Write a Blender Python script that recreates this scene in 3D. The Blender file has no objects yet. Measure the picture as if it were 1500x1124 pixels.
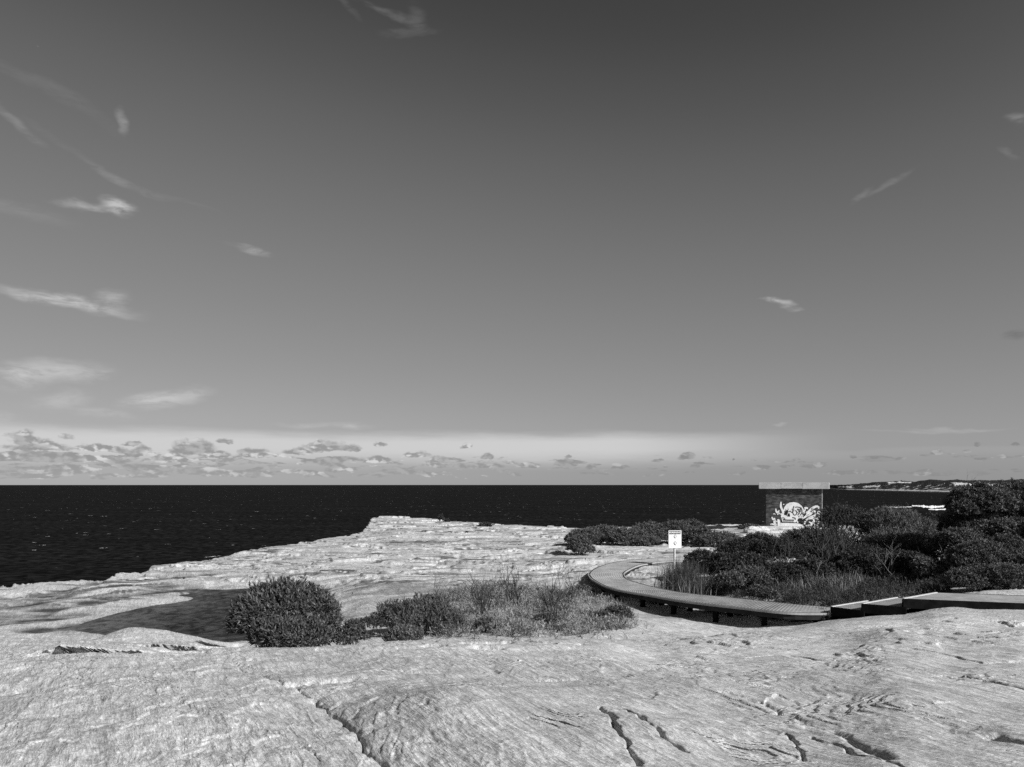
import bpy, math
import numpy as np

# ------------------------------------------------------------------ basics
F, CX, HOR, EYE = 1155.0, 750.0, 710.0, 30.0      # focal length / principal column / horizon row of the photograph, eye height above sea
rng = np.random.default_rng(7)
scene = bpy.context.scene
C = scene.collection
SUN_EL, SUN_AZ = math.radians(33), math.radians(132)
EXPO = 0.75
E_ = 2 ** EXPO


def P(px, py, d):
    return np.array([(px - CX) / F * d, d, EYE - (py - HOR) / F * d])


# ------------------------------------------------------------------ numpy noise
def _hash(ix, iy, seed):
    h = (ix.astype(np.int64) * 374761393 + iy.astype(np.int64) * 668265263 + seed * 1274126177) & 0xFFFFFFFF
    h = ((h ^ (h >> 13)) * 1274126177) & 0xFFFFFFFF
    return (h ^ (h >> 16)) & 0xFFFF


_GA = np.arange(256) / 256 * 2 * np.pi
_GX, _GY = np.cos(_GA).astype(np.float32), np.sin(_GA).astype(np.float32)


def perlin(x, y, seed=0):
    x = np.asarray(x, np.float32); y = np.asarray(y, np.float32)
    ix = np.floor(x); iy = np.floor(y)
    fx = x - ix; fy = y - iy
    ix = ix.astype(np.int32); iy = iy.astype(np.int32)
    u = fx * fx * fx * (fx * (fx * 6 - 15) + 10)
    v = fy * fy * fy * (fy * (fy * 6 - 15) + 10)

    def g(dx, dy):
        h = _hash(ix + dx, iy + dy, seed) & 255
        return _GX[h] * (fx - dx) + _GY[h] * (fy - dy)
    a = g(0, 0); b = g(1, 0); c = g(0, 1); d = g(1, 1)
    return ((a + u * (b - a)) * (1 - v) + (c + u * (d - c)) * v) * 1.5


def fbm(x, y, seed=0, octv=4, gain=0.5):
    s = 0; a = 1.0; t = 0
    for o in range(octv):
        s = s + a * perlin(x, y, seed + o * 17)
        t += a; a *= gain
        x = x * 2.03 + 11.3; y = y * 2.03 - 7.1
    return s / t


def sstep(a, b, x):
    t = np.clip((x - a) / (b - a), 0, 1)
    return t * t * (3 - 2 * t)


# ------------------------------------------------------------------ mesh helpers
def mesh_np(name, verts, faces, attrs=None, smooth=False):
    """verts (N,3); faces list of int arrays (M,k)"""
    if not isinstance(faces, (list, tuple)):
        faces = [faces]
    me = bpy.data.meshes.new(name)
    verts = np.ascontiguousarray(verts, np.float32)
    me.vertices.add(len(verts)); me.vertices.foreach_set('co', verts.ravel())
    nl = sum(f.size for f in faces); npol = sum(len(f) for f in faces)
    me.loops.add(nl); me.polygons.add(npol)
    me.loops.foreach_set('vertex_index', np.concatenate([f.ravel() for f in faces]).astype(np.int32))
    tot = np.concatenate([np.full(len(f), f.shape[1], np.int32) for f in faces])
    me.polygons.foreach_set('loop_start', np.concatenate([[0], np.cumsum(tot)[:-1]]).astype(np.int32))
    me.polygons.foreach_set('loop_total', tot)
    me.polygons.foreach_set('use_smooth', np.full(npol, smooth, bool))
    for k, a in (attrs or {}).items():
        at = me.attributes.new(k, 'FLOAT', 'POINT')
        at.data.foreach_set('value', np.ascontiguousarray(a, np.float32))
    me.update(calc_edges=True); me.validate()
    return me


def obj(name, me, mat=None, parent=None):
    o = bpy.data.objects.new(name, me); C.objects.link(o)
    if mat is not None and me is not None:
        me.materials.append(mat)
    if parent is not None:
        o.parent = parent
    return o


def tag(o, label=None, cat=None, group=None, kind=None):
    if label: o['label'] = label
    if cat: o['category'] = cat
    if group: o['group'] = group
    if kind: o['kind'] = kind
    return o


def thing(name, loc, label, cat, group=None, rz=0):
    o = bpy.data.objects.new(name, None); C.objects.link(o)
    o.location = [float(v) for v in loc]; o.rotation_euler = (0, 0, rz); o.empty_display_size = .2
    return tag(o, label, cat, group)


class MB:
    """collects quads / boxes / tubes into one mesh"""
    def __init__(s):
        s.v = []; s.f = {}; s.n = 0

    def add(s, verts, faces):
        verts = np.asarray(verts, float).reshape(-1, 3)
        for f in faces:
            s.f.setdefault(len(f), []).append([i + s.n for i in f])
        s.v.append(verts); s.n += len(verts)

    def box(s, c, size, rz=0.0, R=None):
        hx, hy, hz = [k / 2 for k in size]
        pts = np.array([[x, y, z] for z in (-hz, hz) for x, y in ((-hx, -hy), (hx, -hy), (hx, hy), (-hx, hy))])
        if R is None:
            cs, sn = math.cos(rz), math.sin(rz)
            R = np.array([[cs, -sn, 0], [sn, cs, 0], [0, 0, 1]])
        s.add(pts @ R.T + np.asarray(c, float), [(3, 2, 1, 0), (4, 5, 6, 7), (0, 1, 5, 4), (1, 2, 6, 5), (2, 3, 7, 6), (3, 0, 4, 7)])

    def bevel_box(s, c, size, b=.01, rz=0.0):
        hx, hy, hz = [k / 2 for k in size]
        rings = []
        for z, i in ((-hz, b), (-hz + b, 0), (hz - b, 0), (hz, b)):
            X, Y = hx - i, hy - i
            rings.append([[x, y, z] for x, y in ((-X + b, -Y), (X - b, -Y), (X, -Y + b), (X, Y - b), (X - b, Y), (-X + b, Y), (-X, Y - b), (-X, -Y + b))])
        cs, sn = math.cos(rz), math.sin(rz)
        R = np.array([[cs, -sn, 0], [sn, cs, 0], [0, 0, 1]])
        pts = np.array(rings).reshape(-1, 3) @ R.T + np.asarray(c, float)
        fs = [tuple(range(7, -1, -1)), tuple(range(24, 32))]
        for k in range(3):
            for i in range(8):
                j = (i + 1) % 8
                fs.append((k * 8 + i, k * 8 + j, k * 8 + 8 + j, k * 8 + 8 + i))
        s.add(pts, fs)

    def tube(s, pts, radii, k=5):
        pts = np.asarray(pts, float)
        n = len(pts)
        tan = np.gradient(pts, axis=0)
        tan /= np.linalg.norm(tan, axis=1)[:, None] + 1e-9
        ref = np.array([0.31, 0.17, 0.93]) if abs(tan[0][2]) < .8 else np.array([0.9, 0.3, 0.1])
        V = []
        for i in range(n):
            a = np.cross(tan[i], ref); a /= np.linalg.norm(a) + 1e-9
            b = np.cross(tan[i], a)
            for j in range(k):
                t = 2 * math.pi * j / k
                V.append(pts[i] + radii[i] * (math.cos(t) * a + math.sin(t) * b))
        fs = []
        for i in range(n - 1):
            for j in range(k):
                q = (j + 1) % k
                fs.append((i * k + j, i * k + q, (i + 1) * k + q, (i + 1) * k + j))
        s.add(V, fs)

    def build(s, name, mat, parent=None, smooth=False):
        me = mesh_np(name, np.concatenate(s.v), [np.array(f) for f in s.f.values()], smooth=smooth)
        return obj(name, me, mat, parent)


# ------------------------------------------------------------------ materials (the photograph is black and white: every material is grey)
class NT:
    def __init__(s, tree):
        s.t = tree; s.L = tree.links

    def n(s, typ, ins=None, **kw):
        nd = s.t.nodes.new(typ)
        for k, v in kw.items():
            setattr(nd, k, v)
        for k, v in (ins or {}).items():
            s.set(nd.inputs[k], v)
        return nd

    def set(s, sock, v):
        if isinstance(v, bpy.types.NodeSocket):
            s.L.new(v, sock)
        elif isinstance(v, bpy.types.Node):
            s.L.new(v.outputs[0], sock)
        else:
            sock.default_value = v

    def m(s, op, a, b=None, c=None, clamp=False):
        nd = s.t.nodes.new('ShaderNodeMath'); nd.operation = op; nd.use_clamp = clamp
        s.set(nd.inputs[0], a)
        if b is not None: s.set(nd.inputs[1], b)
        if c is not None: s.set(nd.inputs[2], c)
        return nd.outputs[0]

    def vm(s, op, a, b=None, out=0):
        nd = s.t.nodes.new('ShaderNodeVectorMath'); nd.operation = op
        s.set(nd.inputs[0], a)
        if b is not None: s.set(nd.inputs[1], b)
        return nd.outputs[out]

    def rng(s, x, a, b, c=0.0, d=1.0, smooth=True):
        nd = s.t.nodes.new('ShaderNodeMapRange')
        nd.interpolation_type = 'SMOOTHSTEP' if smooth else 'LINEAR'
        s.set(nd.inputs[0], x); nd.inputs[1].default_value = a; nd.inputs[2].default_value = b
        s.set(nd.inputs[3], c); s.set(nd.inputs[4], d)
        return nd.outputs[0]

    def noise(s, vec, scale, detail=4.0, rough=.55, dist=0.0, col=False):
        nd = s.n('ShaderNodeTexNoise', {'Vector': vec, 'Scale': scale, 'Detail': detail, 'Roughness': rough, 'Distortion': dist})
        return nd.outputs[1] if col else nd.outputs[0]

    def mapping(s, vec, scale=(1, 1, 1), rot=(0, 0, 0), loc=(0, 0, 0), typ='POINT'):
        nd = s.n('ShaderNodeMapping', {'Vector': vec}, vector_type=typ)
        nd.inputs['Scale'].default_value = scale; nd.inputs['Rotation'].default_value = rot; nd.inputs['Location'].default_value = loc
        return nd.outputs[0]

    def mix(s, f, a, b):
        nd = s.t.nodes.new('ShaderNodeMix'); nd.data_type = 'FLOAT'
        s.set(nd.inputs[0], f); s.set(nd.inputs[2], a); s.set(nd.inputs[3], b)
        return nd.outputs[0]

    def grey(s, v):
        nd = s.t.nodes.new('ShaderNodeCombineColor')
        for i in range(3): s.set(nd.inputs[i], v)
        return nd.outputs[0]


def new_mat(name, base=.3, rough=.8, spec=.3):
    m = bpy.data.materials.new(name); m.use_nodes = True
    g = NT(m.node_tree); b = m.node_tree.nodes['Principled BSDF']
    b.inputs['Base Color'].default_value = (base, base, base, 1)
    b.inputs['Roughness'].default_value = rough
    b.inputs['Specular IOR Level'].default_value = spec
    return m, g, b


def worn_mat(name, base, rough=.75, spec=.3, var=.25, scale=6.0, bump=.15):
    m, g, b = new_mat(name, base, rough, spec)
    tc = g.n('ShaderNodeTexCoord').outputs['Object']
    n1 = g.noise(tc, scale, 6, .6); n2 = g.noise(tc, scale * 9, 3)
    v = g.m('MULTIPLY', g.rng(n1, .3, .7, 1 - var, 1 + var), g.rng(n2, .3, .7, 1 - var * .5, 1 + var * .5))
    g.set(b.inputs['Base Color'], g.grey(g.m('MULTIPLY', v, base)))
    bp = g.n('ShaderNodeBump', {'Height': n2, 'Strength': bump, 'Distance': .01})
    g.set(b.inputs['Normal'], bp)
    return m


def leaf_mat(name, lo, hi, rough=.5, spec=.35, trans=.15):
    m, g, b = new_mat(name, lo, rough, spec)
    a = g.n('ShaderNodeAttribute', attribute_name='v').outputs['Fac']
    g.set(b.inputs['Base Color'], g.grey(g.mix(a, lo, hi)))
    if trans:
        t = g.n('ShaderNodeBsdfTranslucent', {'Color': g.grey(g.mix(a, lo, hi))})
        mx = g.n('ShaderNodeMixShader', {0: trans})
        g.set(mx.inputs[1], b.outputs[0]); g.set(mx.inputs[2], t)
        out = [n for n in m.node_tree.nodes if n.type == 'OUTPUT_MATERIAL'][0]
        g.set(out.inputs[0], mx)
    return m


def rock_material():
    m, g, b = new_mat('sandstone', .4, .92, .15)
    tc = g.n('ShaderNodeTexCoord').outputs['Object']
    st = g.n('ShaderNodeAttribute', attribute_name='stain_shade').outputs['Fac']
    pl = g.n('ShaderNodeAttribute', attribute_name='pale').outputs['Fac']
    nb = g.noise(tc, .55, 5, .6)
    nm = g.noise(tc, 7, 7, .65)
    nf = g.noise(tc, 60, 5, .7)
    lin = g.mapping(g.mapping(tc, rot=(0, 0, math.radians(60))), scale=(5, 42, 42))
    grain = g.noise(lin, 1.5, 6, .65, .8)
    lin2 = g.noise(g.mapping(g.mapping(tc, rot=(0, 0, math.radians(66))), scale=(1.1, 9, 9)), 1.0, 6, .62, 1.4)
    base = g.m('MULTIPLY', g.rng(nb, .3, .7, .41, .49), g.rng(nm, .25, .75, .84, 1.14))
    base = g.m('MULTIPLY', base, g.rng(nf, .3, .7, .76, 1.20))
    base = g.m('MULTIPLY', base, g.rng(grain, .32, .68, .66, 1.26))
    base = g.m('MULTIPLY', base, g.rng(lin2, .34, .66, .78, 1.16))
    # small black lichen specks
    vor = g.noise(tc, 26, 4, .75)
    base = g.m('MULTIPLY', base, g.rng(vor, .63, .72, 1.0, .40))
    base = g.m('MULTIPLY', base, g.mix(pl, 1.0, 1.22))
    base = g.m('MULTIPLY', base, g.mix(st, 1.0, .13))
    g.set(b.inputs['Base Color'], g.grey(base))
    h = g.m('ADD', g.m('MULTIPLY', nm, .008), g.m('ADD', g.m('MULTIPLY', nf, .0035), g.m('ADD', g.m('MULTIPLY', grain, .012), g.m('MULTIPLY', lin2, .03))))
    bp = g.n('ShaderNodeBump', {'Height': h, 'Strength': 1.0, 'Distance': 1.0})
    g.set(b.inputs['Normal'], bp)
    return m


def sea_material():
    m, g, b = new_mat('sea_water', .004, .35, .025)
    tc = g.n('ShaderNodeTexCoord').outputs['Object']
    w1 = g.noise(g.mapping(tc, scale=(.24, .20, 1), rot=(0, 0, .25)), 1.0, 6, .65, .5)
    w2 = g.noise(g.mapping(tc, scale=(.008, .02, 1), rot=(0, 0, .1)), 1.0, 4, .55)
    w3 = g.noise(g.mapping(tc, scale=(.3, .7, 1), rot=(0, 0, .3)), 1.0, 3, .6)
    foam = g.noise(g.mapping(tc, scale=(.10, .06, 1)), 1.0, 3, .6)
    fm = g.noise(tc, .5, 3, .7)
    cap = g.m('MULTIPLY', g.rng(foam, .665, .71), g.rng(fm, .50, .60))
    base = g.m('MULTIPLY', g.rng(w1, .38, .66, .0004, .015), g.rng(w2, .3, .7, .75, 1.3))
    h = g.m('ADD', g.m('MULTIPLY', w1, 1.6), g.m('MULTIPLY', w3, .5))
    bp = g.n('ShaderNodeBump', {'Height': h, 'Strength': 1.0, 'Distance': 1.0})
    df = g.n('ShaderNodeBsdfDiffuse', {'Color': g.grey(g.mix(cap, base, .6)), 'Normal': bp.outputs[0]})
    gl = g.n('ShaderNodeBsdfGlossy', {'Color': (1, 1, 1, 1), 'Roughness': .35, 'Normal': bp.outputs[0]})
    mx = g.n('ShaderNodeMixShader', {0: .022, 1: df.outputs[0], 2: gl.outputs[0]})
    out = [n for n in m.node_tree.nodes if n.type == 'OUTPUT_MATERIAL'][0]
    g.set(out.inputs[0], mx)
    return m


def pool_material():
    m, g, b = new_mat('pool_water', .03, .10, .22)
    tc = g.n('ShaderNodeTexCoord').outputs['Object']
    w = g.noise(g.mapping(tc, scale=(2.6, 2.0, 1), rot=(0, 0, .5)), 1.0, 5, .6, .5)
    w2 = g.m('ADD', g.m('MULTIPLY', g.noise(tc, .8, 4, .6), .45), g.m('MULTIPLY', g.noise(g.mapping(tc, scale=(2.2, 1.1, 1), rot=(0, 0, .3)), 1.6, 5, .65, .6), .55))
    g.set(b.inputs['Base Color'], g.grey(g.rng(w2, .3, .7, .02, .09)))
    bp = g.n('ShaderNodeBump', {'Height': g.m('MULTIPLY', w, .16), 'Strength': 1.0, 'Distance': 1.0})
    df = g.n('ShaderNodeBsdfDiffuse', {'Color': g.grey(g.m('MULTIPLY', g.rng(w2, .38, .64, .3, 1.7), g.rng(g.n('ShaderNodeSeparateXYZ', {0: tc}).outputs[0], -13.5, -9.5, .085, .016))), 'Normal': bp.outputs[0]})  # light and dark of the ripples painted into the diffuse colour
    gl = g.n('ShaderNodeBsdfGlossy', {'Color': (1, 1, 1, 1), 'Roughness': .08, 'Normal': bp.outputs[0]})
    mx = g.n('ShaderNodeMixShader', {0: g.rng(w, .38, .62, .05, .22), 1: df.outputs[0], 2: gl.outputs[0]})  # reflection share painted with the ripple noise, imitating tilted facets
    out = [n for n in m.node_tree.nodes if n.type == 'OUTPUT_MATERIAL'][0]
    g.set(out.inputs[0], mx)
    return m


def headland_material():
    m, g, b = new_mat('headland_rock', .2, .95, .1)
    v = g.n('ShaderNodeAttribute', attribute_name='pale').outputs['Fac']
    tc = g.n('ShaderNodeTexCoord').outputs['Object']
    n = g.noise(tc, .06, 5, .65)
    g.set(b.inputs['Base Color'], g.grey(g.m('MULTIPLY', g.mix(v, .022, .5), g.rng(n, .3, .7, .55, 1.35))))
    return m


def brick_material():
    m, g, b = new_mat('dark_brick', .05, .85, .2)
    tc = g.n('ShaderNodeTexCoord').outputs['Object']
    uv = g.n('ShaderNodeCombineXYZ')
    sx = g.n('ShaderNodeSeparateXYZ', {0: tc})
    g.set(uv.inputs[0], g.m('ADD', sx.outputs[0], sx.outputs[1])); g.set(uv.inputs[1], sx.outputs[2])
    br = g.n('ShaderNodeTexBrick', {'Vector': uv.outputs[0], 'Scale': 1.0, 'Mortar Size': .008, 'Brick Width': .24, 'Row Height': .086,
                                    'Color1': (.02, .02, .02, 1), 'Color2': (.085, .085, .085, 1), 'Mortar': (.075, .075, .075, 1)})
    n = g.noise(g.mapping(tc, scale=(1, 1, 2.5)), 2.2, 6, .65)
    sp = g.noise(tc, 5, 5, .7)
    c = g.m('MULTIPLY', br.outputs[0], g.rng(n, .3, .7, .5, 1.5))
    c = g.m('ADD', c, g.rng(sp, .66, .78, 0, .22))
    g.set(b.inputs['Base Color'], g.grey(c))
    g.set(b.inputs['Normal'], g.n('ShaderNodeBump', {'Height': br.outputs[1], 'Strength': .6, 'Distance': -.01}))
    return m


M = dict(
    rock=rock_material(), sea=sea_material(), pool=pool_material(), headland=headland_material(), brick=brick_material(),
    concrete=worn_mat('weathered_concrete', .40, .9, .2, .16, 2.2, .3),
    pale_wall=worn_mat('pale_painted_brick', .33, .9, .2, .4, 9.0, .3),
    white=worn_mat('white_paint', .75, .6, .3, .12, 5.0, .05),
    black=worn_mat('black_paint', .012, .6, .3, .2, 5.0, .05),
    sign_white=worn_mat('sign_white', .62, .5, .35, .06, 3.0, .02),
    sign_grey=worn_mat('sign_grey', .45, .5, .35, .1, 3.0, .02),
    steel=worn_mat('galvanised_steel', .5, .5, .4, .15, 5.0, .05),
    grating=worn_mat('grating', .31, .8, .2, .2, 2.0, .1),
    channel=worn_mat('dark_channel', .022, .8, .1, .3, 4.0, .1),
    post=worn_mat('dark_post', .008, .9, .05, .4, 5.0, .2),
    nosing=worn_mat('white_nosing', .5, .6, .3, .1, 8.0, .05),
    bark=worn_mat('bark', .05, .9, .1, .4, 10.0, .3),
    deadwood=worn_mat('deadwood', .20, .9, .1, .3, 10.0, .2),
    leaf=leaf_mat('leaf', .026, .125), leaf_thicket=leaf_mat('leaf_thicket', .014, .175, .55, .25), leaf_mid=leaf_mat('leaf_mid', .05, .15, .6, .2), leaf_dark=leaf_mat('leaf_dark', .009, .078, .55, .25), leaf_pale=leaf_mat('leaf_pale', .05, .17),
    grass=leaf_mat('grass_blade', .09, .42, .7, .2, .2), grass_dark=leaf_mat('grass_blade_dark', .02, .12, .7, .2, .2),
    foam=worn_mat('foam', .8, .9, .1, .2, .2, .1),
)

# ------------------------------------------------------------------ terrain heights (relative to the eye) along bearings
PROF = {
    -900: [(1, -1.65), (5, -1.85), (9, -2.3), (13, -2.9), (17, -3.9), (24, -4.4), (40, -4.7), (140, -5)],
    0: [(1, -1.65), (4.5, -1.75), (8, -2.02), (12, -2.30), (13.5, -2.65), (17, -3.7), (21, -4.1), (24, -4.2), (29, -4.3), (36, -4.5), (140, -5.5)],
    120: [(1, -1.65), (4.5, -1.74), (8, -2.0), (12, -2.36), (13.2, -2.62), (15, -3.0), (17, -3.45), (20, -4.0), (24, -4.12), (31, -4.2), (37, -4.45), (140, -5.5)],
    200: [(1, -1.65), (4.5, -1.72), (8, -2.0), (12, -2.42), (13, -2.62), (14.5, -3.0), (16.5, -3.1), (18, -3.2), (20, -3.7), (22, -4.05), (32, -4.12), (40, -4.4), (140, -5.5)],
    270: [(1, -1.65), (4.5, -1.72), (8, -2.02), (12, -2.44), (13.2, -2.66), (14.5, -3.0), (16.5, -3.15), (18, -3.4), (20, -3.85), (22, -4.05), (32, -4.1), (45, -4.35), (140, -5.2)],
    350: [(1, -1.65), (4.5, -1.72), (8, -2.05), (12, -2.45), (13.5, -2.9), (16, -3.5), (22, -4.05), (31, -4.08), (50, -4.3), (140, -5)],
    450: [(1, -1.65), (4.5, -1.75), (8, -2.1), (12, -2.46), (13.5, -2.85), (16, -3.3), (22, -3.8), (28, -3.9), (45, -4.0), (57, -4.2), (140, -4.7)],
    600: [(1, -1.65), (4.5, -1.8), (8, -2.1), (12, -2.40), (12.7, -2.5), (15, -3.1), (20, -3.4), (28, -3.6), (45, -3.8), (70, -3.95), (98, -4.0), (140, -4.4)],
    750: [(1, -1.65), (4.5, -1.85), (8, -2.1), (12.5, -2.42), (15, -3.0), (20, -3.35), (28, -3.5), (45, -3.7), (70, -3.9), (80, -3.95), (140, -4.4)],
    870: [(1, -1.65), (4.5, -1.85), (8, -2.1), (12.5, -2.43), (15, -2.92), (20, -3.4), (24, -3.5), (28, -3.35), (33, -3.35), (45, -3.55), (75, -3.9), (140, -4.3)],
    950: [(1, -1.65), (4.5, -1.85), (8, -2.1), (12, -2.5), (16, -3.12), (20, -3.54), (22.3, -3.60), (26, -3.45), (28, -3.3), (33, -3.28), (45, -3.5), (60, -3.65), (75, -3.85), (140, -4.2)],
    1050: [(1, -1.65), (4.5, -1.85), (8, -2.1), (13, -2.5), (14, -2.64), (16, -3.1), (19, -3.62), (21, -3.66), (24, -3.5), (28, -3.3), (33, -3.25), (45, -3.5), (60, -3.5), (140, -4)],
    1150: [(1, -1.65), (4.5, -1.8), (8, -2.1), (13.5, -2.48), (15, -2.76), (18.5, -3.5), (21, -3.5), (25, -3.3), (33, -3.25), (45, -3.4), (60, -3.25), (140, -4)],
    1230: [(1, -1.65), (4.5, -1.75), (8, -2.05), (14.5, -2.55), (17, -3.0), (19, -3.32), (24, -3.2), (33, -3.2), (60, -3.25), (140, -4)],
    1323: [(1, -1.65), (4.5, -1.7), (8, -1.98), (12, -2.25), (16, -2.72), (18, -3.0), (20, -3.05), (30, -3.1), (60, -3.2), (140, -4)],
    1400: [(1, -1.65), (4.5, -1.7), (10, -2.15), (15, -2.48), (16.5, -2.63), (18, -2.82), (20, -2.87), (30, -3.0), (60, -3.1), (140, -4)],
    1500: [(1, -1.65), (4.5, -1.7), (10, -2.1), (15, -2.46), (17.5, -2.82), (20, -2.64), (30, -2.9), (60, -3.1), (140, -4)],
    2400: [(1, -1.65), (4.5, -1.7), (15, -2.3), (20, -2.5), (60, -3), (140, -4)],
}
LD0, LD1, NLD = math.log(1.0), math.log(140.0), 260
_ld = np.linspace(LD0, LD1, NLD)
_pxk = np.array(sorted(PROF))
_tab = np.array([np.interp(_ld, np.log([a for a, b in PROF[k]]), [b for a, b in PROF[k]]) for k in _pxk])
_k = np.exp(-np.linspace(-2, 2, 13) ** 2); _k /= _k.sum()
_tab = np.array([np.convolve(np.pad(r, 6, mode='edge'), _k, 'valid') for r in _tab])
_pxf = np.arange(-900, 2401, 10.0)


def _pchip(xk, T, xf):
    h = np.diff(xk)[:, None]; dl = np.diff(T, axis=0) / h
    m = np.zeros_like(T); m[0] = dl[0]; m[-1] = dl[-1]
    w1 = 2 * h[1:] + h[:-1]; w2 = h[1:] + 2 * h[:-1]
    ok = dl[:-1] * dl[1:] > 0
    with np.errstate(divide='ignore', invalid='ignore'):
        hm = (w1 + w2) / (w1 / dl[:-1] + w2 / dl[1:])
    m[1:-1] = np.where(ok, hm, 0)
    i = np.clip(np.searchsorted(xk, xf, side='right') - 1, 0, len(xk) - 2)
    t = ((xf - xk[i]) / (xk[i + 1] - xk[i]))[:, None]; H = (xk[i + 1] - xk[i])[:, None]
    return (T[i] * (2 * t ** 3 - 3 * t ** 2 + 1) + m[i] * H * (t ** 3 - 2 * t ** 2 + t)
            + T[i + 1] * (-2 * t ** 3 + 3 * t ** 2) + m[i + 1] * H * (t ** 3 - t ** 2))


_tabf = _pchip(_pxk.astype(float), _tab, _pxf)


def zbase(px, d):
    px = np.clip(np.asarray(px, float), -900, 2399.9); ld = np.clip(np.log(np.maximum(d, 1.0)), LD0, LD1 - 1e-6)
    a = (px + 900) / 10; i = np.minimum(a.astype(int), len(_pxf) - 2); fa = a - i
    b = (ld - LD0) / (LD1 - LD0) * (NLD - 1); j = np.minimum(b.astype(int), NLD - 2); fb = b - j
    return ((_tabf[i, j] * (1 - fb) + _tabf[i, j + 1] * fb) * (1 - fa) + (_tabf[i + 1, j] * (1 - fb) + _tabf[i + 1, j + 1] * fb) * fa)


_dscan = np.exp(np.linspace(math.log(2.5), math.log(139), 3000))


def hit(px, py, last=False):
    """ground point seen at a photo position: (X, Y) of the nearest crossing (or the farthest)"""
    y = HOR - zbase(np.full(3000, float(px)), _dscan) / _dscan * F
    ok = np.where((y[:-1] > py) & (y[1:] <= py))[0]
    if len(ok) == 0:
        d = 2.7 if py > 1100 else 60.0
    else:
        d = _dscan[ok[-1] if last else ok[0]]
    return np.array([(px - CX) / F * d, d])


# cliff edge: distance of the land's end for each bearing
EDGE = [(-900, 26, None), (-300, 31, None), (0, None, 856), (60, None, 853), (110, None, 849), (150, None, 848), (170, None, 842), (205, None, 838), (225, None, 830), (265, None, 824),
        (300, None, 820), (330, None, 815), (345, None, 810), (385, None, 804), (440, None, 795), (505, None, 785), (530, None, 779), (538, None, 771), (543, None, 759.5), (560, None, 757), (590, None, 757), (640, None, 761), (660, None, 763.5),
        (740, None, 768), (800, None, 771), (850, None, 773), (1000, 72, None), (1100, 68, None), (1180, 66, None), (1300, 63, None), (1500, 60, None), (2400, 55, None)]
_epx = []; _ed = []
for a_, b_, c_ in EDGE:
    _epx.append(a_)
    _ed.append(b_ if b_ is not None else float(hit(a_, c_, True)[1]))


def sdf_poly(X, Y, poly):
    poly = np.asarray(poly, float); n = len(poly)
    dmin = np.full(X.shape, 1e9); inside = np.zeros(X.shape, bool)
    for i in range(n):
        a = poly[i]; b = poly[(i + 1) % n]; e = b - a
        t = np.clip(((X - a[0]) * e[0] + (Y - a[1]) * e[1]) / (e @ e + 1e-12), 0, 1)
        dmin = np.minimum(dmin, np.hypot(X - a[0] - t * e[0], Y - a[1] - t * e[1]))
        c = ((a[1] > Y) != (b[1] > Y))
        with np.errstate(divide='ignore', invalid='ignore'):
            xi = e[0] * (Y - a[1]) / (e[1] if e[1] != 0 else 1e-12) + a[0]
        inside ^= c & (X < xi)
    return np.where(inside, -dmin, dmin)


def dist_line(X, Y, pts):
    dmin = np.full(X.shape, 1e9)
    for a, b in zip(pts[:-1], pts[1:]):
        e = b - a
        t = np.clip(((X - a[0]) * e[0] + (Y - a[1]) * e[1]) / (e @ e + 1e-12), 0, 1)
        dmin = np.minimum(dmin, np.hypot(X - a[0] - t * e[0], Y - a[1] - t * e[1]))
    return dmin


POOLZ = -4.19


def plane_pt(px, py, z):
    d = -z * F / (py - HOR)
    return np.array([(px - CX) / F * d, d])


POOL = [plane_pt(a, b, POOLZ) for a, b in [(118, 926), (150, 908), (185, 897), (222, 889), (262, 884), (288, 878), (262, 873), (285, 868), (335, 864), (385, 862), (425, 866), (440, 885), (430, 915), (395, 938), (300, 940), (215, 936), (160, 932)]]
CHANNELS = [[(0, 888), (50, 882), (110, 868), (140, 862), (200, 858), (290, 866)], [(60, 872), (95, 858), (140, 852)], [(150, 920), (190, 903), (230, 893), (290, 884)], [(0, 903), (30, 902), (55, 901)],
            [(60, 925), (120, 918), (180, 908)], [(130, 848), (190, 850), (230, 846)], [(70, 893), (120, 886), (180, 874), (240, 868)], [(0, 872), (40, 868), (90, 862)], [(200, 846), (250, 843), (300, 840)], [(10, 912), (70, 908), (100, 903)]]
CH = [([plane_pt(a, b, -4.22) for a, b in c]) for c in CHANNELS]

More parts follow.
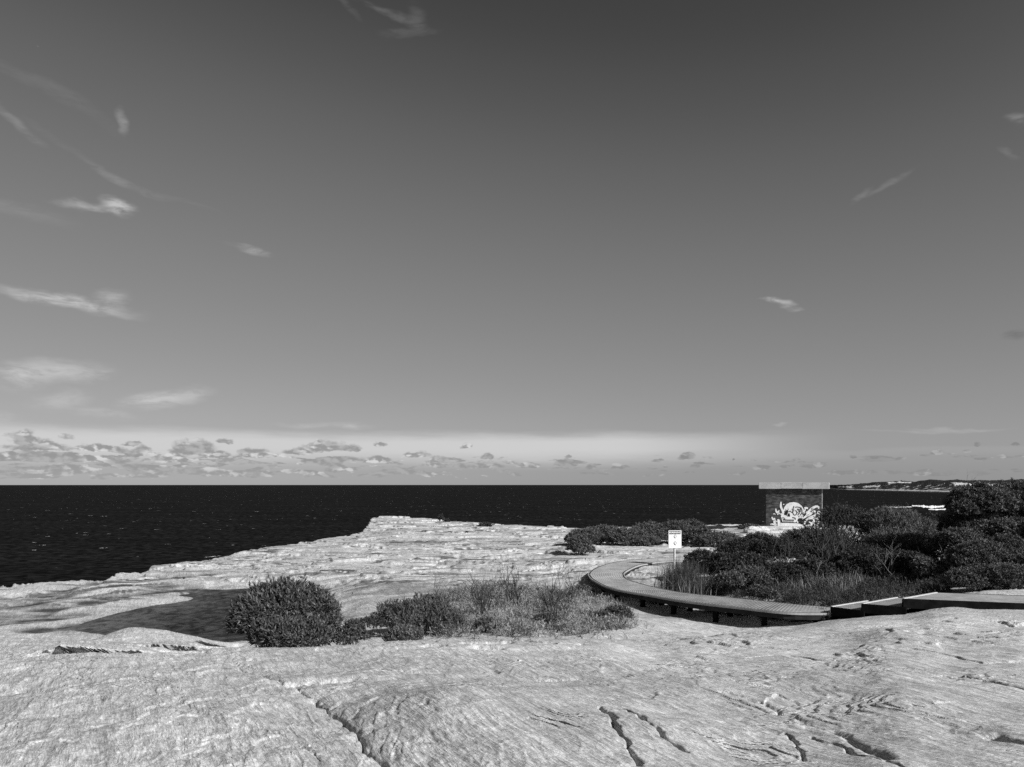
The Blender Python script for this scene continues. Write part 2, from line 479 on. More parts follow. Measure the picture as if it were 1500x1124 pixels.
CRACKS = [  # photo points, half width, depth
    ([(340, 975), (385, 990), (430, 1010), (470, 1035), (500, 1058), (520, 1080), (537, 1100), (570, 1124), (600, 1150)], .016, .06),
    ([(330, 968), (385, 990), (430, 1010), (470, 1035), (500, 1058), (520, 1080), (537, 1100), (570, 1124), (600, 1150)], .11, .035),
    ([(435, 1005), (465, 1003), (480, 1003), (515, 1002)], .10, .16),
    ([(880, 1070), (897, 1095), (915, 1124), (930, 1160)], .018, .075),
    ([(912, 1072), (940, 1094), (975, 1116), (1005, 1132)], .020, .075),
    ([(1148, 1090), (1165, 1100), (1180, 1126)], .012, .05),
    ([(1192, 1092), (1225, 1099), (1260, 1113), (1315, 1128)], .013, .06),
    ([(1060, 1030), (1120, 1045), (1170, 1068), (1230, 1082), (1300, 1118)], .04, .03),
    ([(1405, 1005), (1440, 1011), (1470, 1016), (1510, 1022)], .035, .10),
    ([(1385, 1003), (1402, 1007)], .03, .08),
    ([(1310, 955), (1350, 958), (1400, 968), (1440, 974), (1510, 971)], .03, .06),
    ([(1095, 969), (1160, 967), (1205, 975)], .03, .06),
    ([(1218, 975), (1265, 979)], .03, .12),
    ([(55, 966), (120, 965), (190, 964)], .26, .50),
    ([(200, 950), (240, 949), (300, 950)], .18, .3),
    ([(222, 962), (248, 962.5)], .10, .24), ([(248, 956), (290, 955)], .09, .2), ([(300, 948), (350, 946)], .08, .16),
    ([(338, 977), (368, 965)], .02, .05),
    ([(792, 1001), (815, 1001), (850, 1002)], .04, .12), ([(862, 1012), (890, 1016)], .02, .06),
    ([(1432, 911), (1465, 912), (1485, 919), (1505, 914)], .06, .14),
    ([(1458, 1086), (1510, 1099)], .05, .14),
    ([(1105, 949), (1165, 955)], .03, .05), ([(1310, 925), (1332, 927)], .03, .1), ([(1436, 942), (1458, 943)], .03, .1),
    ([(685, 944), (740, 941)], .10, .2), ([(625, 946), (650, 947)], .08, .16), ([(845, 934), (910, 935)], .10, .2), ([(765, 938), (805, 942)], .08, .16), ([(700, 950), (725, 951)], .07, .15), ([(985, 934), (1050, 931)], .10, .18), ([(815, 944), (850, 943)], .06, .14),
    ([(240, 1060), (270, 1055), (330, 1062), (420, 1085), (480, 1110)], .02, .03), ([(0, 1010), (60, 1018), (120, 1020)], .02, .02),
    ([(200, 1000), (260, 1030), (330, 1075)], .018, .03),
    ([(500, 992), (560, 985), (640, 990)], .03, .035), ([(620, 1025), (700, 1020), (790, 1035)], .03, .035),
    ([(345, 852), (395, 850), (430, 853)], .22, .3), ([(455, 860), (470, 855), (540, 852)], .2, .2),
    ([(570, 842), (605, 838), (650, 836)], .22, .35), ([(720, 827), (745, 826)], .2, .3), ([(610, 818), (665, 816)], .3, .4), ([(650, 806), (690, 803), (730, 804)], .3, .3),
]
CR = [(np.array([hit(a, b) for a, b in pts]), w, dp) for pts, w, dp in CRACKS]

BUMPS = [(700, 1060, 1.0, .14), (300, 1050, 1.5, .05), (1250, 1010, 2.2, .10), (900, 1000, 1.8, .06), (130, 975, 1.3, .10), (230, 925, 1.2, .0), (1000, 1090, .7, .10), (450, 940, 1.6, .05), (1350, 930, 2.2, .06)]
BP = [(hit(a, b), r, h) for a, b, r, h in BUMPS]


def terrace(z, L, w):
    q = z / L; f = np.floor(q); r = q - f
    return L * (f + sstep(.5 - w, .5 + w, r))


def lip(z, L, c, w):
    q = z / L; r = q - np.floor(q)
    return np.exp(-((r - c) / w) ** 2)


def terrain(X, Y):
    """returns z (absolute), stain, pale"""
    X = np.asarray(X, np.float64); Y = np.asarray(Y, np.float64)
    px = CX + F * X / Y; d = Y
    z = zbase(px, d)
    near = 1 - sstep(11, 17, d)
    far = sstep(24, 36, d)
    for c, r, h in BP:
        z = z + h * np.exp(-((X - c[0]) ** 2 + (Y - c[1]) ** 2) / (r * r))
    # broad relief
    z = z + .10 * fbm(X / 3.1, Y / 3.1, 1, 3) * (.55 + .45 * far) + .05 * fbm(X / .9, Y / .9, 5, 3) * (1 - .4 * far)
    wx = X + .35 * fbm(X / 1.3, Y / 1.3, 11, 3); wy = Y + .35 * fbm(X / 1.3 + 9, Y / 1.3, 12, 3)
    # mound right of the long diagonal joint, its flank facing left
    jn = CR[0][0]; ox = np.argsort(jn[:, 1])
    sj = X - np.interp(Y, jn[ox, 1], jn[ox, 0])
    rise = .20 * sstep(-.05, .85, sj) * (1 - sstep(1.0, 3.4, sj)) * np.exp(-((Y - 5.2) / 1.9) ** 2)
    z = z + rise
    # sheets of bedding, drawn out along one direction, weathered into bold ledges and thin flakes
    u = .5 * X - .87 * Y; v = .87 * X + .5 * Y
    vw = v + .25 * fbm(u / .9, v / .9, 23, 3)
    za = z + .10 * fbm(u / 2.4, vw / .95, 21, 2) + .012 * fbm(u / .5, vw / .2, 24, 3)
    ta = terrace(za, .075, .05) - za
    zb = z + .055 * fbm(u / 1.3, vw / .42, 25, 2) + .008 * fbm(u / .25, vw / .10, 22, 3)
    t1 = terrace(zb, .024, .10) - zb
    m1 = sstep(-.15, .30, fbm(X / 1.5, Y / 1.5, 31, 2))
    ma = sstep(.0, .30, fbm(X / 2.1 + 4, Y / 2.1, 33, 2)) * .8
    dy = (-.035 * lip(zb, .024, .66, .10) * m1 - .05 * lip(za, .075, .60, .06) * ma) * (1 - far)
    # fine parallel grain and flutes
    vv = v + .30 * fbm(u / 1.6, v / 1.6, 41, 3)
    gr = fbm(u / .7, vv / .045, 43, 3)
    gr2 = 1 - np.abs(fbm(u / .6, vv / .12, 47, 3)) * 2.2
    mg = sstep(-.1, .3, fbm(X / 1.6 + 5, Y / 1.6, 51, 2))
    rough = sstep(-.1, .35, fbm(X / 1.1 + 15, Y / 1.1, 53, 3))
    # overlapping thin sheets whose broken edges face right, wavy like wood grain
    ul = -.12 * X + .99 * Y; vl = .99 * X + .12 * Y
    ph = vl / .36 + 1.3 * fbm(ul / .8, vl / .7, 54, 3) + .30 * fbm(ul / .15, vl / .2, 55, 3)
    fr = ph - np.floor(ph); jit = np.floor(ph)
    amp_s = np.clip(.5 + 1.6 * fbm(ul / .9 + jit * 3.1, vl / .9, 56, 2), .0, 1.3)
    saw = np.where(fr < .93, fr / .93, (1 - fr) / .07)
    leftz = .25 + .75 * (1 - sstep(-1.2, .6, X + .25 * (Y - 6)))
    ph2 = vl / .12 + 1.3 * fbm(ul / .6, vl / .5, 57, 3)
    fr2 = ph2 - np.floor(ph2)
    saw2 = np.where(fr2 < .12, fr2 / .12, (1 - fr2) / .88)
    sheets = (.017 * saw * amp_s + .009 * saw2 * sstep(-.1, .3, fbm(ul / 1.1, vl / 1.1 + 8, 58, 2))) * leftz
    zn = sheets + t1 * m1 * (1.05 - leftz) + ta * ma * (.75 - .6 * leftz) + .0060 * gr * (.35 + .65 * mg) + .012 * gr2 * mg + (.002 + .008 * rough) * fbm(X / .13, Y / .13, 61, 4) + .002 * perlin(X / .04, Y / .04, 67)
    # bedded platform further out
    wX = X + 2.0 * fbm(X / 6, Y / 6, 71, 3); wY = Y + 2.0 * fbm(X / 6 + 3, Y / 6, 72, 3)
    zf = z + .36 * fbm(wX / 9, wY / 3.6, 73, 4) + .05 * fbm(X / 1.2, Y / .6, 74, 3)
    t2 = terrace(zf, .17, .07)
    dy = dy - .24 * lip(zf, .17, .60, .07) * far * sstep(-.2, .25, fbm(X / 3, Y / 2, 84, 2)) * np.clip(Y / 50, .5, 1.5)
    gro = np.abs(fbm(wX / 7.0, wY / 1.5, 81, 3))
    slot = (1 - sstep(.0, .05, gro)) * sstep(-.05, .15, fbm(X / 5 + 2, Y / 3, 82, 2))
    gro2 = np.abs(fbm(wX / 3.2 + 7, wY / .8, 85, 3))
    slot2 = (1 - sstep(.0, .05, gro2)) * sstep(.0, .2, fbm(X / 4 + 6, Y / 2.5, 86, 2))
    zfar = t2 - z - .32 * slot - .16 * slot2 + .03 * fbm(X / .5, Y / .3, 83, 3)
    mid = sstep(13, 17, d) * (1 - far)
    flat = 1.0 - .8 * mid
    dz = zn * (1 - far) * (1 - .35 * mid) + zfar * far * .70
    # cracks
    for pts, w, dp in CR:
        lo = pts.min(0) - 8 * w; hi = pts.max(0) + 10 * w
        s = (X > lo[0]) & (X < hi[0]) & (Y > lo[1]) & (Y < hi[1])
        if not s.any(): continue
        xs, ys = X[s], Y[s]
        nz = fbm(xs / .28, ys / .28, 91, 3); nz2 = fbm(xs / .28 + 9, ys / .28, 93, 3)
        dd = dist_line(xs + nz * .06 * (1 + w * 6), ys + nz2 * .06 * (1 + w * 6), pts)
        wl = w * np.clip(.9 + .9 * fbm(xs / .6, ys / .6, 92, 2), .5, 1.5)
        q = np.exp(-(dd / wl) ** 2) * np.clip(wl / w + .2, 0, 1.2)
        und = np.ptp(pts[:, 0]) > .9 * np.ptp(pts[:, 1]) and w >= .17 and pts[:, 1].max() < 14
        if und:         # shallow recess under an overhanging far lip
            o_ = np.argsort(pts[:, 0])
            yl = np.interp(xs, pts[o_, 0], pts[o_, 1])
            sd_ = ys + .14 * fbm(xs / .5, ys / 2.0, 95, 3) - yl
            end = np.clip(np.minimum(xs - pts[:, 0].min(), pts[:, 0].max() - xs) / (2 * w) + .3 + .8 * nz, 0, 1)
            dz[s] = dz[s] - min(dp, 1.2 * w) * np.exp(-(sd_ / w) ** 4) * end + .5 * w * sstep(.9 * w, 1.3 * w, sd_) * np.exp(-np.maximum(sd_ - 1.3 * w, 0) / (3.2 * w)) * end
            dy[s] = dy[s] - 1.35 * w * sstep(1.0 * w, 1.3 * w, sd_) * np.exp(-np.maximum(sd_ - 1.3 * w, 0) / (2.0 * w)) * end
        else:
            dz[s] = dz[s] - dp * q
    z = z + dz
    # pool basin and run-off channels
    stain_shade = np.zeros_like(z); pale = np.zeros_like(z)
    lowleft = (d > 19) & (px < 560) & (d < 45)
    if lowleft.any():
        xs, ys = X[lowleft], Y[lowleft]
        n = fbm(xs / 1.4, ys / .8, 101, 4)
        sd = sdf_poly(xs, ys, POOL) + .35 * n
        zz = z[lowleft]
        shore = POOLZ + .05 + .05 * n
        k = 1 - sstep(.2, 2.2, sd)
        zz = zz * (1 - k) + shore * k
        zz = np.where(sd < .3, zz - .35 * (1 - sstep(-.8, .3, sd)), zz)
        st = .55 * (1 - sstep(-.05, .5, sd))
        for c in CH:
            dd = dist_line(xs + .5 * n, ys + .5 * n, c)
            q = 1 - sstep(.25, 1.05, dd)
            zz = zz - .08 * q
            st = np.maximum(st, q * np.clip(.8 + 1.2 * n, 0, 1))
        z[lowleft] = zz; stain_shade[lowleft] = np.clip(st, 0, 1)
    # natural stains: damp and lichen patches with shapes of their own
    s1 = sstep(.08, .40, fbm(wX / 4.5, wY / 1.6, 111, 5)) * sstep(16, 24, d) * .55
    stain_shade = np.maximum(stain_shade, s1)
    c = hit(575, 862); e = ((X - c[0]) / 2.6) ** 2 + ((Y - c[1]) / 2.4) ** 2
    stain_shade = np.maximum(stain_shade, .6 * sstep(.1, 1.1, 1 - e + 1.8 * fbm(X / 1.4, Y / .7, 115, 5)))
    # dark streaks along the bedding: lichen, and ledge shade painted into the colour
    bed_streak = sstep(.06, .20, fbm(wX / 2.2, wY / .42, 117, 5)) * sstep(-.2, .15, fbm(X / 6, Y / 4, 118, 3)) * sstep(22, 30, d)
    stain_shade = np.maximum(stain_shade, .9 * bed_streak)
    stain_shade = np.maximum(stain_shade, .8 * sstep(.0, 1.0, slot + slot2) * far * sstep(-.2, .2, fbm(X / 2, Y / 2, 119, 2)))  # painted shade: darkens the slots of the far platform, broken up by noise
    pale = sstep(.05, .4, fbm(X / 5, Y / 5, 121, 3)) * .8
    # cliff
    de = np.interp(px, _epx, _ed) + (.9 * fbm(px / 9, d / 9, 131, 3) * d / 60)
    over = d - de
    z = z + sstep(-.6, -.05, over) * (-.12 + .15 * perlin(X / 1.1, Y / 1.1, 133))
    drop = sstep(-.05, .5, over) * 3.0 + sstep(.3, 6.0, over) * 26
    z = z - np.where(over > -.05, drop, 0)
    c = P(553, 769, 92)
    z = z - 1.0 * np.exp(-(((X - c[0]) / 1.2) ** 2 + ((Y - 86.0) / 1.3) ** 2) ** 2)
    return z + EYE, stain_shade, pale, dy * (over < -1.2)


def ground(X, Y):
    return float(terrain(np.array([float(X)]), np.array([float(Y)]))[0][0])


def build_terrain():
    pxs = [-900.0]
    while pxs[-1] < 2380:
        p = pxs[-1]
        o = max(0, -40 - p, p - 1540)
        pxs.append(p + 1.55 + min(o * .03, 16))
    pxs = np.array(pxs)
    ds = [1.2]
    while ds[-1] < 112:
        d = ds[-1]; h = 1.7 + min(d, 30) / 30 * 1.9
        fp = d * d / (h * F)
        ds.append(d + (min(max(.85 * fp, .009), .16) if d > 4.2 else .03))
    ds = np.array(ds)
    nx, ny = len(pxs), len(ds)
    print('terrain', nx, ny)
    D, PX = np.meshgrid(ds, pxs, indexing='ij')
    X = ((PX - CX) / F * D).ravel(); Y = D.ravel()
    Z = np.empty_like(X); S = np.empty_like(X); PL = np.empty_like(X); DY = np.empty_like(X)
    ch = nx * 100
    for i in range(0, len(X), ch):
        Z[i:i + ch], S[i:i + ch], PL[i:i + ch], DY[i:i + ch] = terrain(X[i:i + ch], Y[i:i + ch])
    Z = np.maximum(Z, -3.0)
    idx = np.arange(nx * ny).reshape(ny, nx)
    f = np.stack([idx[:-1, :-1], idx[:-1, 1:], idx[1:, 1:], idx[1:, :-1]], -1).reshape(-1, 4)
    zf = Z[f]
    keep = ~((zf < -2.5).all(1))
    f = f[keep]
    me = mesh_np('rock_ground', np.stack([X, Y + DY, Z], 1), f, {'stain_shade': S, 'pale': PL}, smooth=True)
    o = obj('rock_ground', me, M['rock'])
    tag(o, 'pale weathered sandstone rock platform with cracks and flaking layers', 'rock', kind='structure')


build_terrain()

# ------------------------------------------------------------------ sea, pool, headland, surf
ang = np.linspace(-math.pi, math.pi, 121)[:-1]
rad = np.array([5, 60, 150, 400, 1000, 3000, 8000, 20000, 60000.0])
V = np.array([[r * math.sin(a), r * math.cos(a), 0] for r in rad for a in ang])
n = len(ang)
fs = np.array([[i * n + j, i * n + (j + 1) % n, (i + 1) * n + (j + 1) % n, (i + 1) * n + j] for i in range(len(rad) - 1) for j in range(n)])[:, ::-1]
tag(obj('sea', mesh_np('sea', V, fs.copy()), M['sea']), 'dark open sea with scattered whitecaps to the horizon', 'sea', kind='structure')

pp = np.array(POOL); cen = pp.mean(0)
pp2 = cen + (pp - cen) * 1.12
g_ = 40
xs = np.linspace(pp2[:, 0].min(), pp2[:, 0].max(), g_); ys = np.linspace(pp2[:, 1].min(), pp2[:, 1].max(), g_)
XX, YY = np.meshgrid(xs, ys)
ins = sdf_poly(XX.ravel(), YY.ravel(), pp) < .9
idx = np.arange(g_ * g_).reshape(g_, g_)
f = np.stack([idx[:-1, :-1], idx[:-1, 1:], idx[1:, 1:], idx[1:, :-1]], -1).reshape(-1, 4)
f = f[ins[f].any(1)]
tag(obj('pool_water', mesh_np('pool_water', np.stack([XX.ravel(), YY.ravel(), np.full(g_ * g_, EYE + POOLZ)], 1), f), M['pool']),
    'shallow dark rock pool left of the big round shrub', 'water', kind='structure')


def headland():
    pxs = np.concatenate([np.arange(1196, 1560, .7), np.arange(1560, 2300, 6.0)])
    tt = np.concatenate([np.linspace(0, .15, 30), np.linspace(.16, 1, 70)])
    fy = np.interp(pxs, [1196, 1205, 1240, 1290, 1330, 1395, 1500, 2300], [715.2, 715.8, 718.2, 719.8, 721.0, 722.8, 724, 726])
    top = np.interp(pxs, [1196, 1210, 1222, 1245, 1275, 1300, 1320, 1340, 1362, 1385, 1400, 1425, 1440, 1470, 1500, 1600, 2300],
                    [713.5, 712.2, 711.0, 710.4, 707.5, 705.6, 705.0, 706.0, 703.8, 704.4, 703.6, 704.6, 703.3, 704.6, 702.3, 700, 694])
    D0 = EYE * F / (fy - HOR)
    T, PXg = np.meshgrid(tt, pxs, indexing='ij')
    D0g = np.broadcast_to(D0, T.shape); topg = np.broadcast_to(top, T.shape)
    D = D0g + 900 * T
    X = (PXg - CX) / F * D
    Dtop = D0g + 500
    H = np.maximum(EYE - (topg - HOR) / F * Dtop, 4)
    n1 = fbm(X / 60, D / 60, 201, 5); n2 = fbm(X / 18, D / 18, 202, 4); n3 = fbm(X / 160, D / 160, 203, 3)
    prof = np.interp(T, [0, .012, .05, .15, .35, .55, .8, 1.0], [-.25, .1, .16, .34, .70, 1.0, .9, .6])
    amp = sstep(.03, .3, T)
    Z = H * prof + amp * (5 * n1 + 3.4 * n2) + amp * 4 * n3 + 1.2 * n2 * (1 - amp)
    rock = fbm(X / 45, D / 30, 205, 5)
    pale = sstep(.10, .26, rock - .75 * (T - .06))
    pale = np.maximum(pale, (1 - sstep(.03, .09, T + .05 * n1)) * sstep(.0, .01, T))
    # pale sand and bare rock left open high on the slope
    for (a, b, c_, e) in ((1395, 1440, .33, .07), (1440, 1520, .30, .08), (1300, 1335, .46, .05), (1226, 1250, .30, .10), (1262, 1290, .25, .07), (1480, 1700, .30, .09)):
        q = 1 - np.maximum(np.abs(PXg - (a + b) / 2) / ((b - a) / 2), np.abs(T - c_) / e)
        pale = np.maximum(pale, sstep(.0, .25, q + .5 * n1))
    idx = np.arange(T.size).reshape(T.shape)
    f = np.stack([idx[:-1, :-1], idx[:-1, 1:], idx[1:, 1:], idx[1:, :-1]], -1).reshape(-1, 4)
    # scrub canopy bulges where it is dark
    Z = Z + (1 - pale) * amp * np.maximum(0, 4.5 * fbm(X / 9, D / 9, 207, 3))
    me = mesh_np('headland', np.stack([X.ravel(), D.ravel(), Z.ravel()], 1), f, {'pale': pale.ravel()})
    tag(obj('headland', me, M['headland']), 'distant low headland of dark scrub and pale rock across the bay', 'headland', kind='structure')


headland()


def surf(name, px0, px1, py, wob, thick, label, seed):
    pxs = np.linspace(px0, px1, 160)
    c = py + wob * np.interp(np.linspace(0, 1, 160), np.linspace(0, 1, 9), np.random.default_rng(seed).uniform(-1, 1, 9))
    w = thick * np.clip(.35 + .9 * np.abs(fbm(pxs / 9, pxs * 0 + seed, seed, 4)) * 2, .1, 1.5) * np.sin(np.linspace(.1, math.pi - .05, 160)) ** .5
    V = []
    for p, a, b in zip(pxs, c, w):
        for s, h in ((-.5, .0), (-.25, .5), (.15, .6), (.5, .0)):
            y = a + s * b; d = EYE * F / (y - HOR)
            V.append([(p - CX) / F * d, d, .05 + h * (1 + .12 * math.sin(p * .9 + s * 5))])
    idx = np.arange(160 * 4).reshape(160, 4)
    f = np.stack([idx[:-1, :-1], idx[1:, :-1], idx[1:, 1:], idx[:-1, 1:]], -1).reshape(-1, 4)
    tag(obj(name, mesh_np(name, np.array(V), f, smooth=True), M['foam']), label, 'surf', kind='stuff')


surf('breaking_surf', 1336, 1440, 742.3, 1.3, 6.0, 'white broken surf over a reef in the bay', 3)
surf('breaking_surf', 1360, 1440, 746.5, .6, 2.4, 'thin white wash line in front of the reef surf', 5)
surf('breaking_surf', 1295, 1336, 743.2, .4, 1.2, 'faint thin foam streak left of the reef surf', 8)

# ------------------------------------------------------------------ vegetation builders
def unit(v):
    return v / (np.linalg.norm(v, axis=-1, keepdims=True) + 1e-9)


def leaves_mesh(name, base, axis, k, L, W, spread, r, curl=.25, flat=0.0):
    """sprigs: at each base point k kite leaves fan around the axis"""
    n = len(base)
    axis = unit(axis)
    ref = unit(r.normal(size=(n, 3))); s1 = unit(np.cross(axis, ref)); s2 = np.cross(axis, s1)
    B = np.repeat(base, k, 0); A = np.repeat(axis, k, 0); S1 = np.repeat(s1, k, 0); S2 = np.repeat(s2, k, 0)
    ph = np.tile(np.arange(k) * 2.39996, n) + r.uniform(0, .7, n * k)
    el = np.radians(r.uniform(spread[0], spread[1], n * k))
    dr = A * np.cos(el)[:, None] + (S1 * np.cos(ph)[:, None] + S2 * np.sin(ph)[:, None]) * np.sin(el)[:, None]
    ll = (L * r.uniform(.6, 1.25, n * k))[:, None]; ww = (W * r.uniform(.7, 1.3, n * k))[:, None]
    side = unit(np.cross(dr, A + .3 * r.normal(size=(n * k, 3))))
    nrm = np.cross(side, dr)
    st = B + A * (r.uniform(-.5, .6, n * k)[:, None] * L * 1.1)
    v0 = st; v2 = st + dr * ll - nrm * ll * curl * .6
    mid = st + dr * ll * .55 + nrm * ll * .06
    v1 = mid + side * ww; v3 = mid - side * ww
    V = np.stack([v0, v1, v2, v3], 1).reshape(-1, 3)
    Fc = np.arange(n * k * 4).reshape(-1, 4)
    val = np.repeat(np.clip(np.repeat(r.uniform(0, 1, n), k) * .6 + r.uniform(0, .4, n * k), 0, 1), 4)
    return mesh_np(name, V, Fc, {'v': val})


def lobes_points(lobes, dens, r, low=-.35, inner=.3, lump=.16):
    """points + outward normals over ellipsoid lobes; lobes: (center, (rx, ry, rz))"""
    Pp, Nn = [], []
    for c, rr in lobes:
        c = np.array(c); rr = np.array(rr)
        area = 4 * math.pi * ((rr[0] * rr[1]) ** 1.6 + (rr[0] * rr[2]) ** 1.6 + (rr[1] * rr[2]) ** 1.6) ** (1 / 1.6) / 3 ** (1 / 1.6)
        n = max(12, int(area * dens))
        u = unit(r.normal(size=(n * 2, 3))); u = u[u[:, 2] > low][:n]
        q = u * 2.6 + c[None, :] * 3
        lum = 1 + lump * (fbm(q[:, 0] + q[:, 2] * .7, q[:, 1] - q[:, 2] * .5, 301, 3) * 1.6)
        rad_ = (1 - inner * r.uniform(0, 1, len(u)) ** 2) * lum
        Pp.append(c + u * rr * rad_[:, None])
        Nn.append(unit(u / rr))
    return np.concatenate(Pp), np.concatenate(Nn)


def cull_inside(Pp, Nn, lobes, k=.62):
    ok = np.ones(len(Pp), bool)
    for c, rr in lobes:
        ok &= (((Pp - np.array(c)) / np.array(rr)) ** 2).sum(1) > k * k
    return Pp[ok], Nn[ok]


def branchlet(mb, p, d, L, rad_, depth, r, spread=.6, k=4, up=.15, kids=(2, 4), seg=4):
    pts = [np.array(p)]; dd = unit(np.array(d, float))
    for i in range(seg):
        dd = unit(dd + r.normal(size=3) * .22 + np.array([0, 0, up * .4]))
        pts.append(pts[-1] + dd * L / seg)
    rs = np.linspace(rad_, rad_ * .55, len(pts))
    mb.tube(pts, rs, k)
    if depth > 0:
        for _ in range(r.integers(kids[0], kids[1] + 1)):
            i = r.integers(1, len(pts))
            nd = unit(dd + r.normal(size=3) * spread + np.array([0, 0, up]))
            branchlet(mb, pts[i], nd, L * r.uniform(.5, .8), rs[i] * .7, depth - 1, r, spread, max(3, k - 1), up, kids, max(2, seg - 1))


def lobe_list(spec, sq=1.0):
    out = []
    for px, py, d, rx, ry in spec:
        c = P(px, py, d)
        a, b = rx * d / F, ry * d / F
        out.append((c, (a, a * .85 * sq, b)))
    return out


def shrub(name, cat, label, spec, mat='leaf', dens=420, k=8, L=.06, W=.011, spread=(12, 70), seed=1, group=None, up=.45, stems=6, bark='bark', low=-.35, lump=.18, inner=.35):
    r = np.random.default_rng(seed)
    lobes = lobe_list(spec)
    if name == 'stunted_shrub':
        lobes = [(np.array([c[0], c[1], ground(c[0], c[1]) + .55 * rr[2]]), rr) for c, rr in lobes]
    if name == 'clipped_shrub':
        low_ = min(c[2] - .75 * rr[2] - ground(c[0], c[1]) for c, rr in lobes)
        lobes = [(c - np.array([0, 0, max(low_, 0)]), rr) for c, rr in lobes]
    cx = np.mean([c[0] for c, _ in lobes]); cy = np.mean([c[1] for c, _ in lobes])
    gz = ground(cx, cy)
    root = thing(name, (cx, cy, gz), label, cat, group)
    base = np.array([cx, cy, gz])
    Pp, Nn = lobes_points(lobes, dens, r, low, inner, lump)
    Pp, Nn = cull_inside(Pp, Nn, lobes)
    ok = Pp[:, 2] > gz - .05
    Pp, Nn = Pp[ok], Nn[ok]
    ax = Nn * (1 - up) + np.array([0, 0, up]) + r.normal(size=Pp.shape) * .22
    obj('foliage', leaves_mesh('foliage', Pp - base, ax, k, L, W, spread, r), M[mat], root)
    mb = MB()
    for c, rr in lobes:
        for _ in range(stems):
            tgt = c + r.normal(size=3) * np.array(rr) * .38 + np.array([0, 0, rr[2] * .35])
            st = base + np.array([r.normal() * .08 + (c[0] - cx) * .35, r.normal() * .08 + (c[1] - cy) * .35, -.05])
            m_ = (st + tgt) / 2 + r.normal(size=3) * .12 * rr[0] + np.array([0, 0, .1 * rr[2]])
            s_ = np.linspace(0, 1, 6)[:, None]
            pts = st * (1 - s_) ** 2 + 2 * m_ * s_ * (1 - s_) + tgt * s_ ** 2
            rad0 = .008 + .02 * min(rr[2], 1.2)
            mb.tube(pts - base, np.linspace(rad0, rad0 * .35, 6), 5)
            for _2 in range(3):
                i = r.integers(2, 6)
                branchlet(mb, pts[i] - base, unit(tgt - st) + r.normal(size=3) * .6, rr[2] * .5, rad0 * .35, 1, r, .6, 3)
    mb.build('stem', M[bark], root)
    return root


def blades(name, Xb, Yb, h, w, lean, mat, label=None, cat=None, parent=None, seed=1, kind=None, base=None, hv=.5):
    r = np.random.default_rng(seed); n = len(Xb)
    Zb = terrain(Xb, Yb)[0] - .02
    b = np.stack([Xb, Yb, Zb], 1)
    if base is not None: b = b - base
    hh = (h * r.uniform(1 - hv, 1 + hv, n))[:, None]
    az = r.uniform(0, 2 * math.pi, n); ln = np.abs(r.normal(0, lean, n))
    top = np.stack([np.cos(az) * ln, np.sin(az) * ln, np.ones(n)], 1); top = unit(top)
    fa = r.uniform(0, math.pi, n); s = np.stack([np.cos(fa), np.sin(fa), np.zeros(n)], 1) * w * r.uniform(.6, 1.4, (n, 1))
    m_ = b + np.stack([top[:, 0] * .3, top[:, 1] * .3, top[:, 2] * .6], 1) * hh
    t = b + top * hh
    V = np.stack([b - s, b + s, m_ + s * .8, m_ - s * .8, t + s * .15, t - s * .15], 1).reshape(-1, 3)
    i = np.arange(n)[:, None] * 6
    f = np.concatenate([i + np.array([[0, 1, 2, 3]]), i + np.array([[3, 2, 4, 5]])], 0)
    val = np.repeat(r.uniform(0, 1, n), 6)
    o = obj(name, mesh_np(name, V, f, {'v': val}), M[mat], parent)
    if label: tag(o, label, cat, kind=kind)
    return o


def poly_points(pxpoly, n, r, jit=.15):
    poly = np.array([hit(a, b, True) for a, b in pxpoly])
    lo, hi = poly.min(0), poly.max(0)
    out = np.zeros((0, 2))
    while len(out) < n:
        q = r.uniform(lo, hi, (n * 2, 2))
        sd = sdf_poly(q[:, 0], q[:, 1], poly) + jit * 3 * fbm(q[:, 0] / .8, q[:, 1] / .8, 401, 3)
        out = np.concatenate([out, q[sd < 0]])
    return out[:n]


# ---- the big round shrub and its neighbours in the left middle ground
shrub('round_shrub', 'shrub', 'large dense dome shaped dark shrub beside the rock pool', [(417, 904, 15.2, 64, 45), (378, 911, 14.9, 36, 35), (459, 911, 15.0, 34, 36), (354, 919, 14.9, 17, 19), (430, 931, 14.5, 58, 25)],
      dens=430, k=9, L=.115, W=.0115, spread=(4, 45), seed=11, up=.5, stems=5, lump=.24, inner=.36)
shrub('low_shrub', 'shrub', 'small dark low shrub at the right foot of the big dome shrub', [(517, 930, 14.4, 17, 20), (508, 938, 14.2, 14, 12)], dens=520, k=8, L=.06, W=.009, seed=12)
shrub('rosemary_shrub', 'shrub', 'dark upright twigged shrub at the left end of the dry scrub patch', [(583, 909, 16.6, 33, 25), (625, 905, 17.0, 38, 27), (652, 914, 16.6, 28, 18)], 'leaf_mid', dens=420, k=9, L=.09, W=.008, spread=(5, 38), up=.8, seed=13, lump=.35, inner=.6)
shrub('low_shrub', 'shrub', 'pale tipped low tuft in front of the upright twigged shrub', [(592, 935, 14.8, 27, 13)], 'leaf_pale', dens=800, k=8, L=.07, W=.008, spread=(5, 35), up=.8, seed=14)
shrub('mat_plant', 'plant', 'low flat dark creeping plant between dome shrub and upright shrub', [(545, 914, 16.2, 22, 8)], 'leaf_dark', dens=500, k=6, L=.05, W=.01, seed=15, stems=1)
shrub('low_shrub', 'shrub', 'small dark leafy shrub touching the outside of the boardwalk bend', [(852, 868, 25.0, 16, 8)], dens=300, k=7, L=.08, W=.016, seed=16, stems=3)
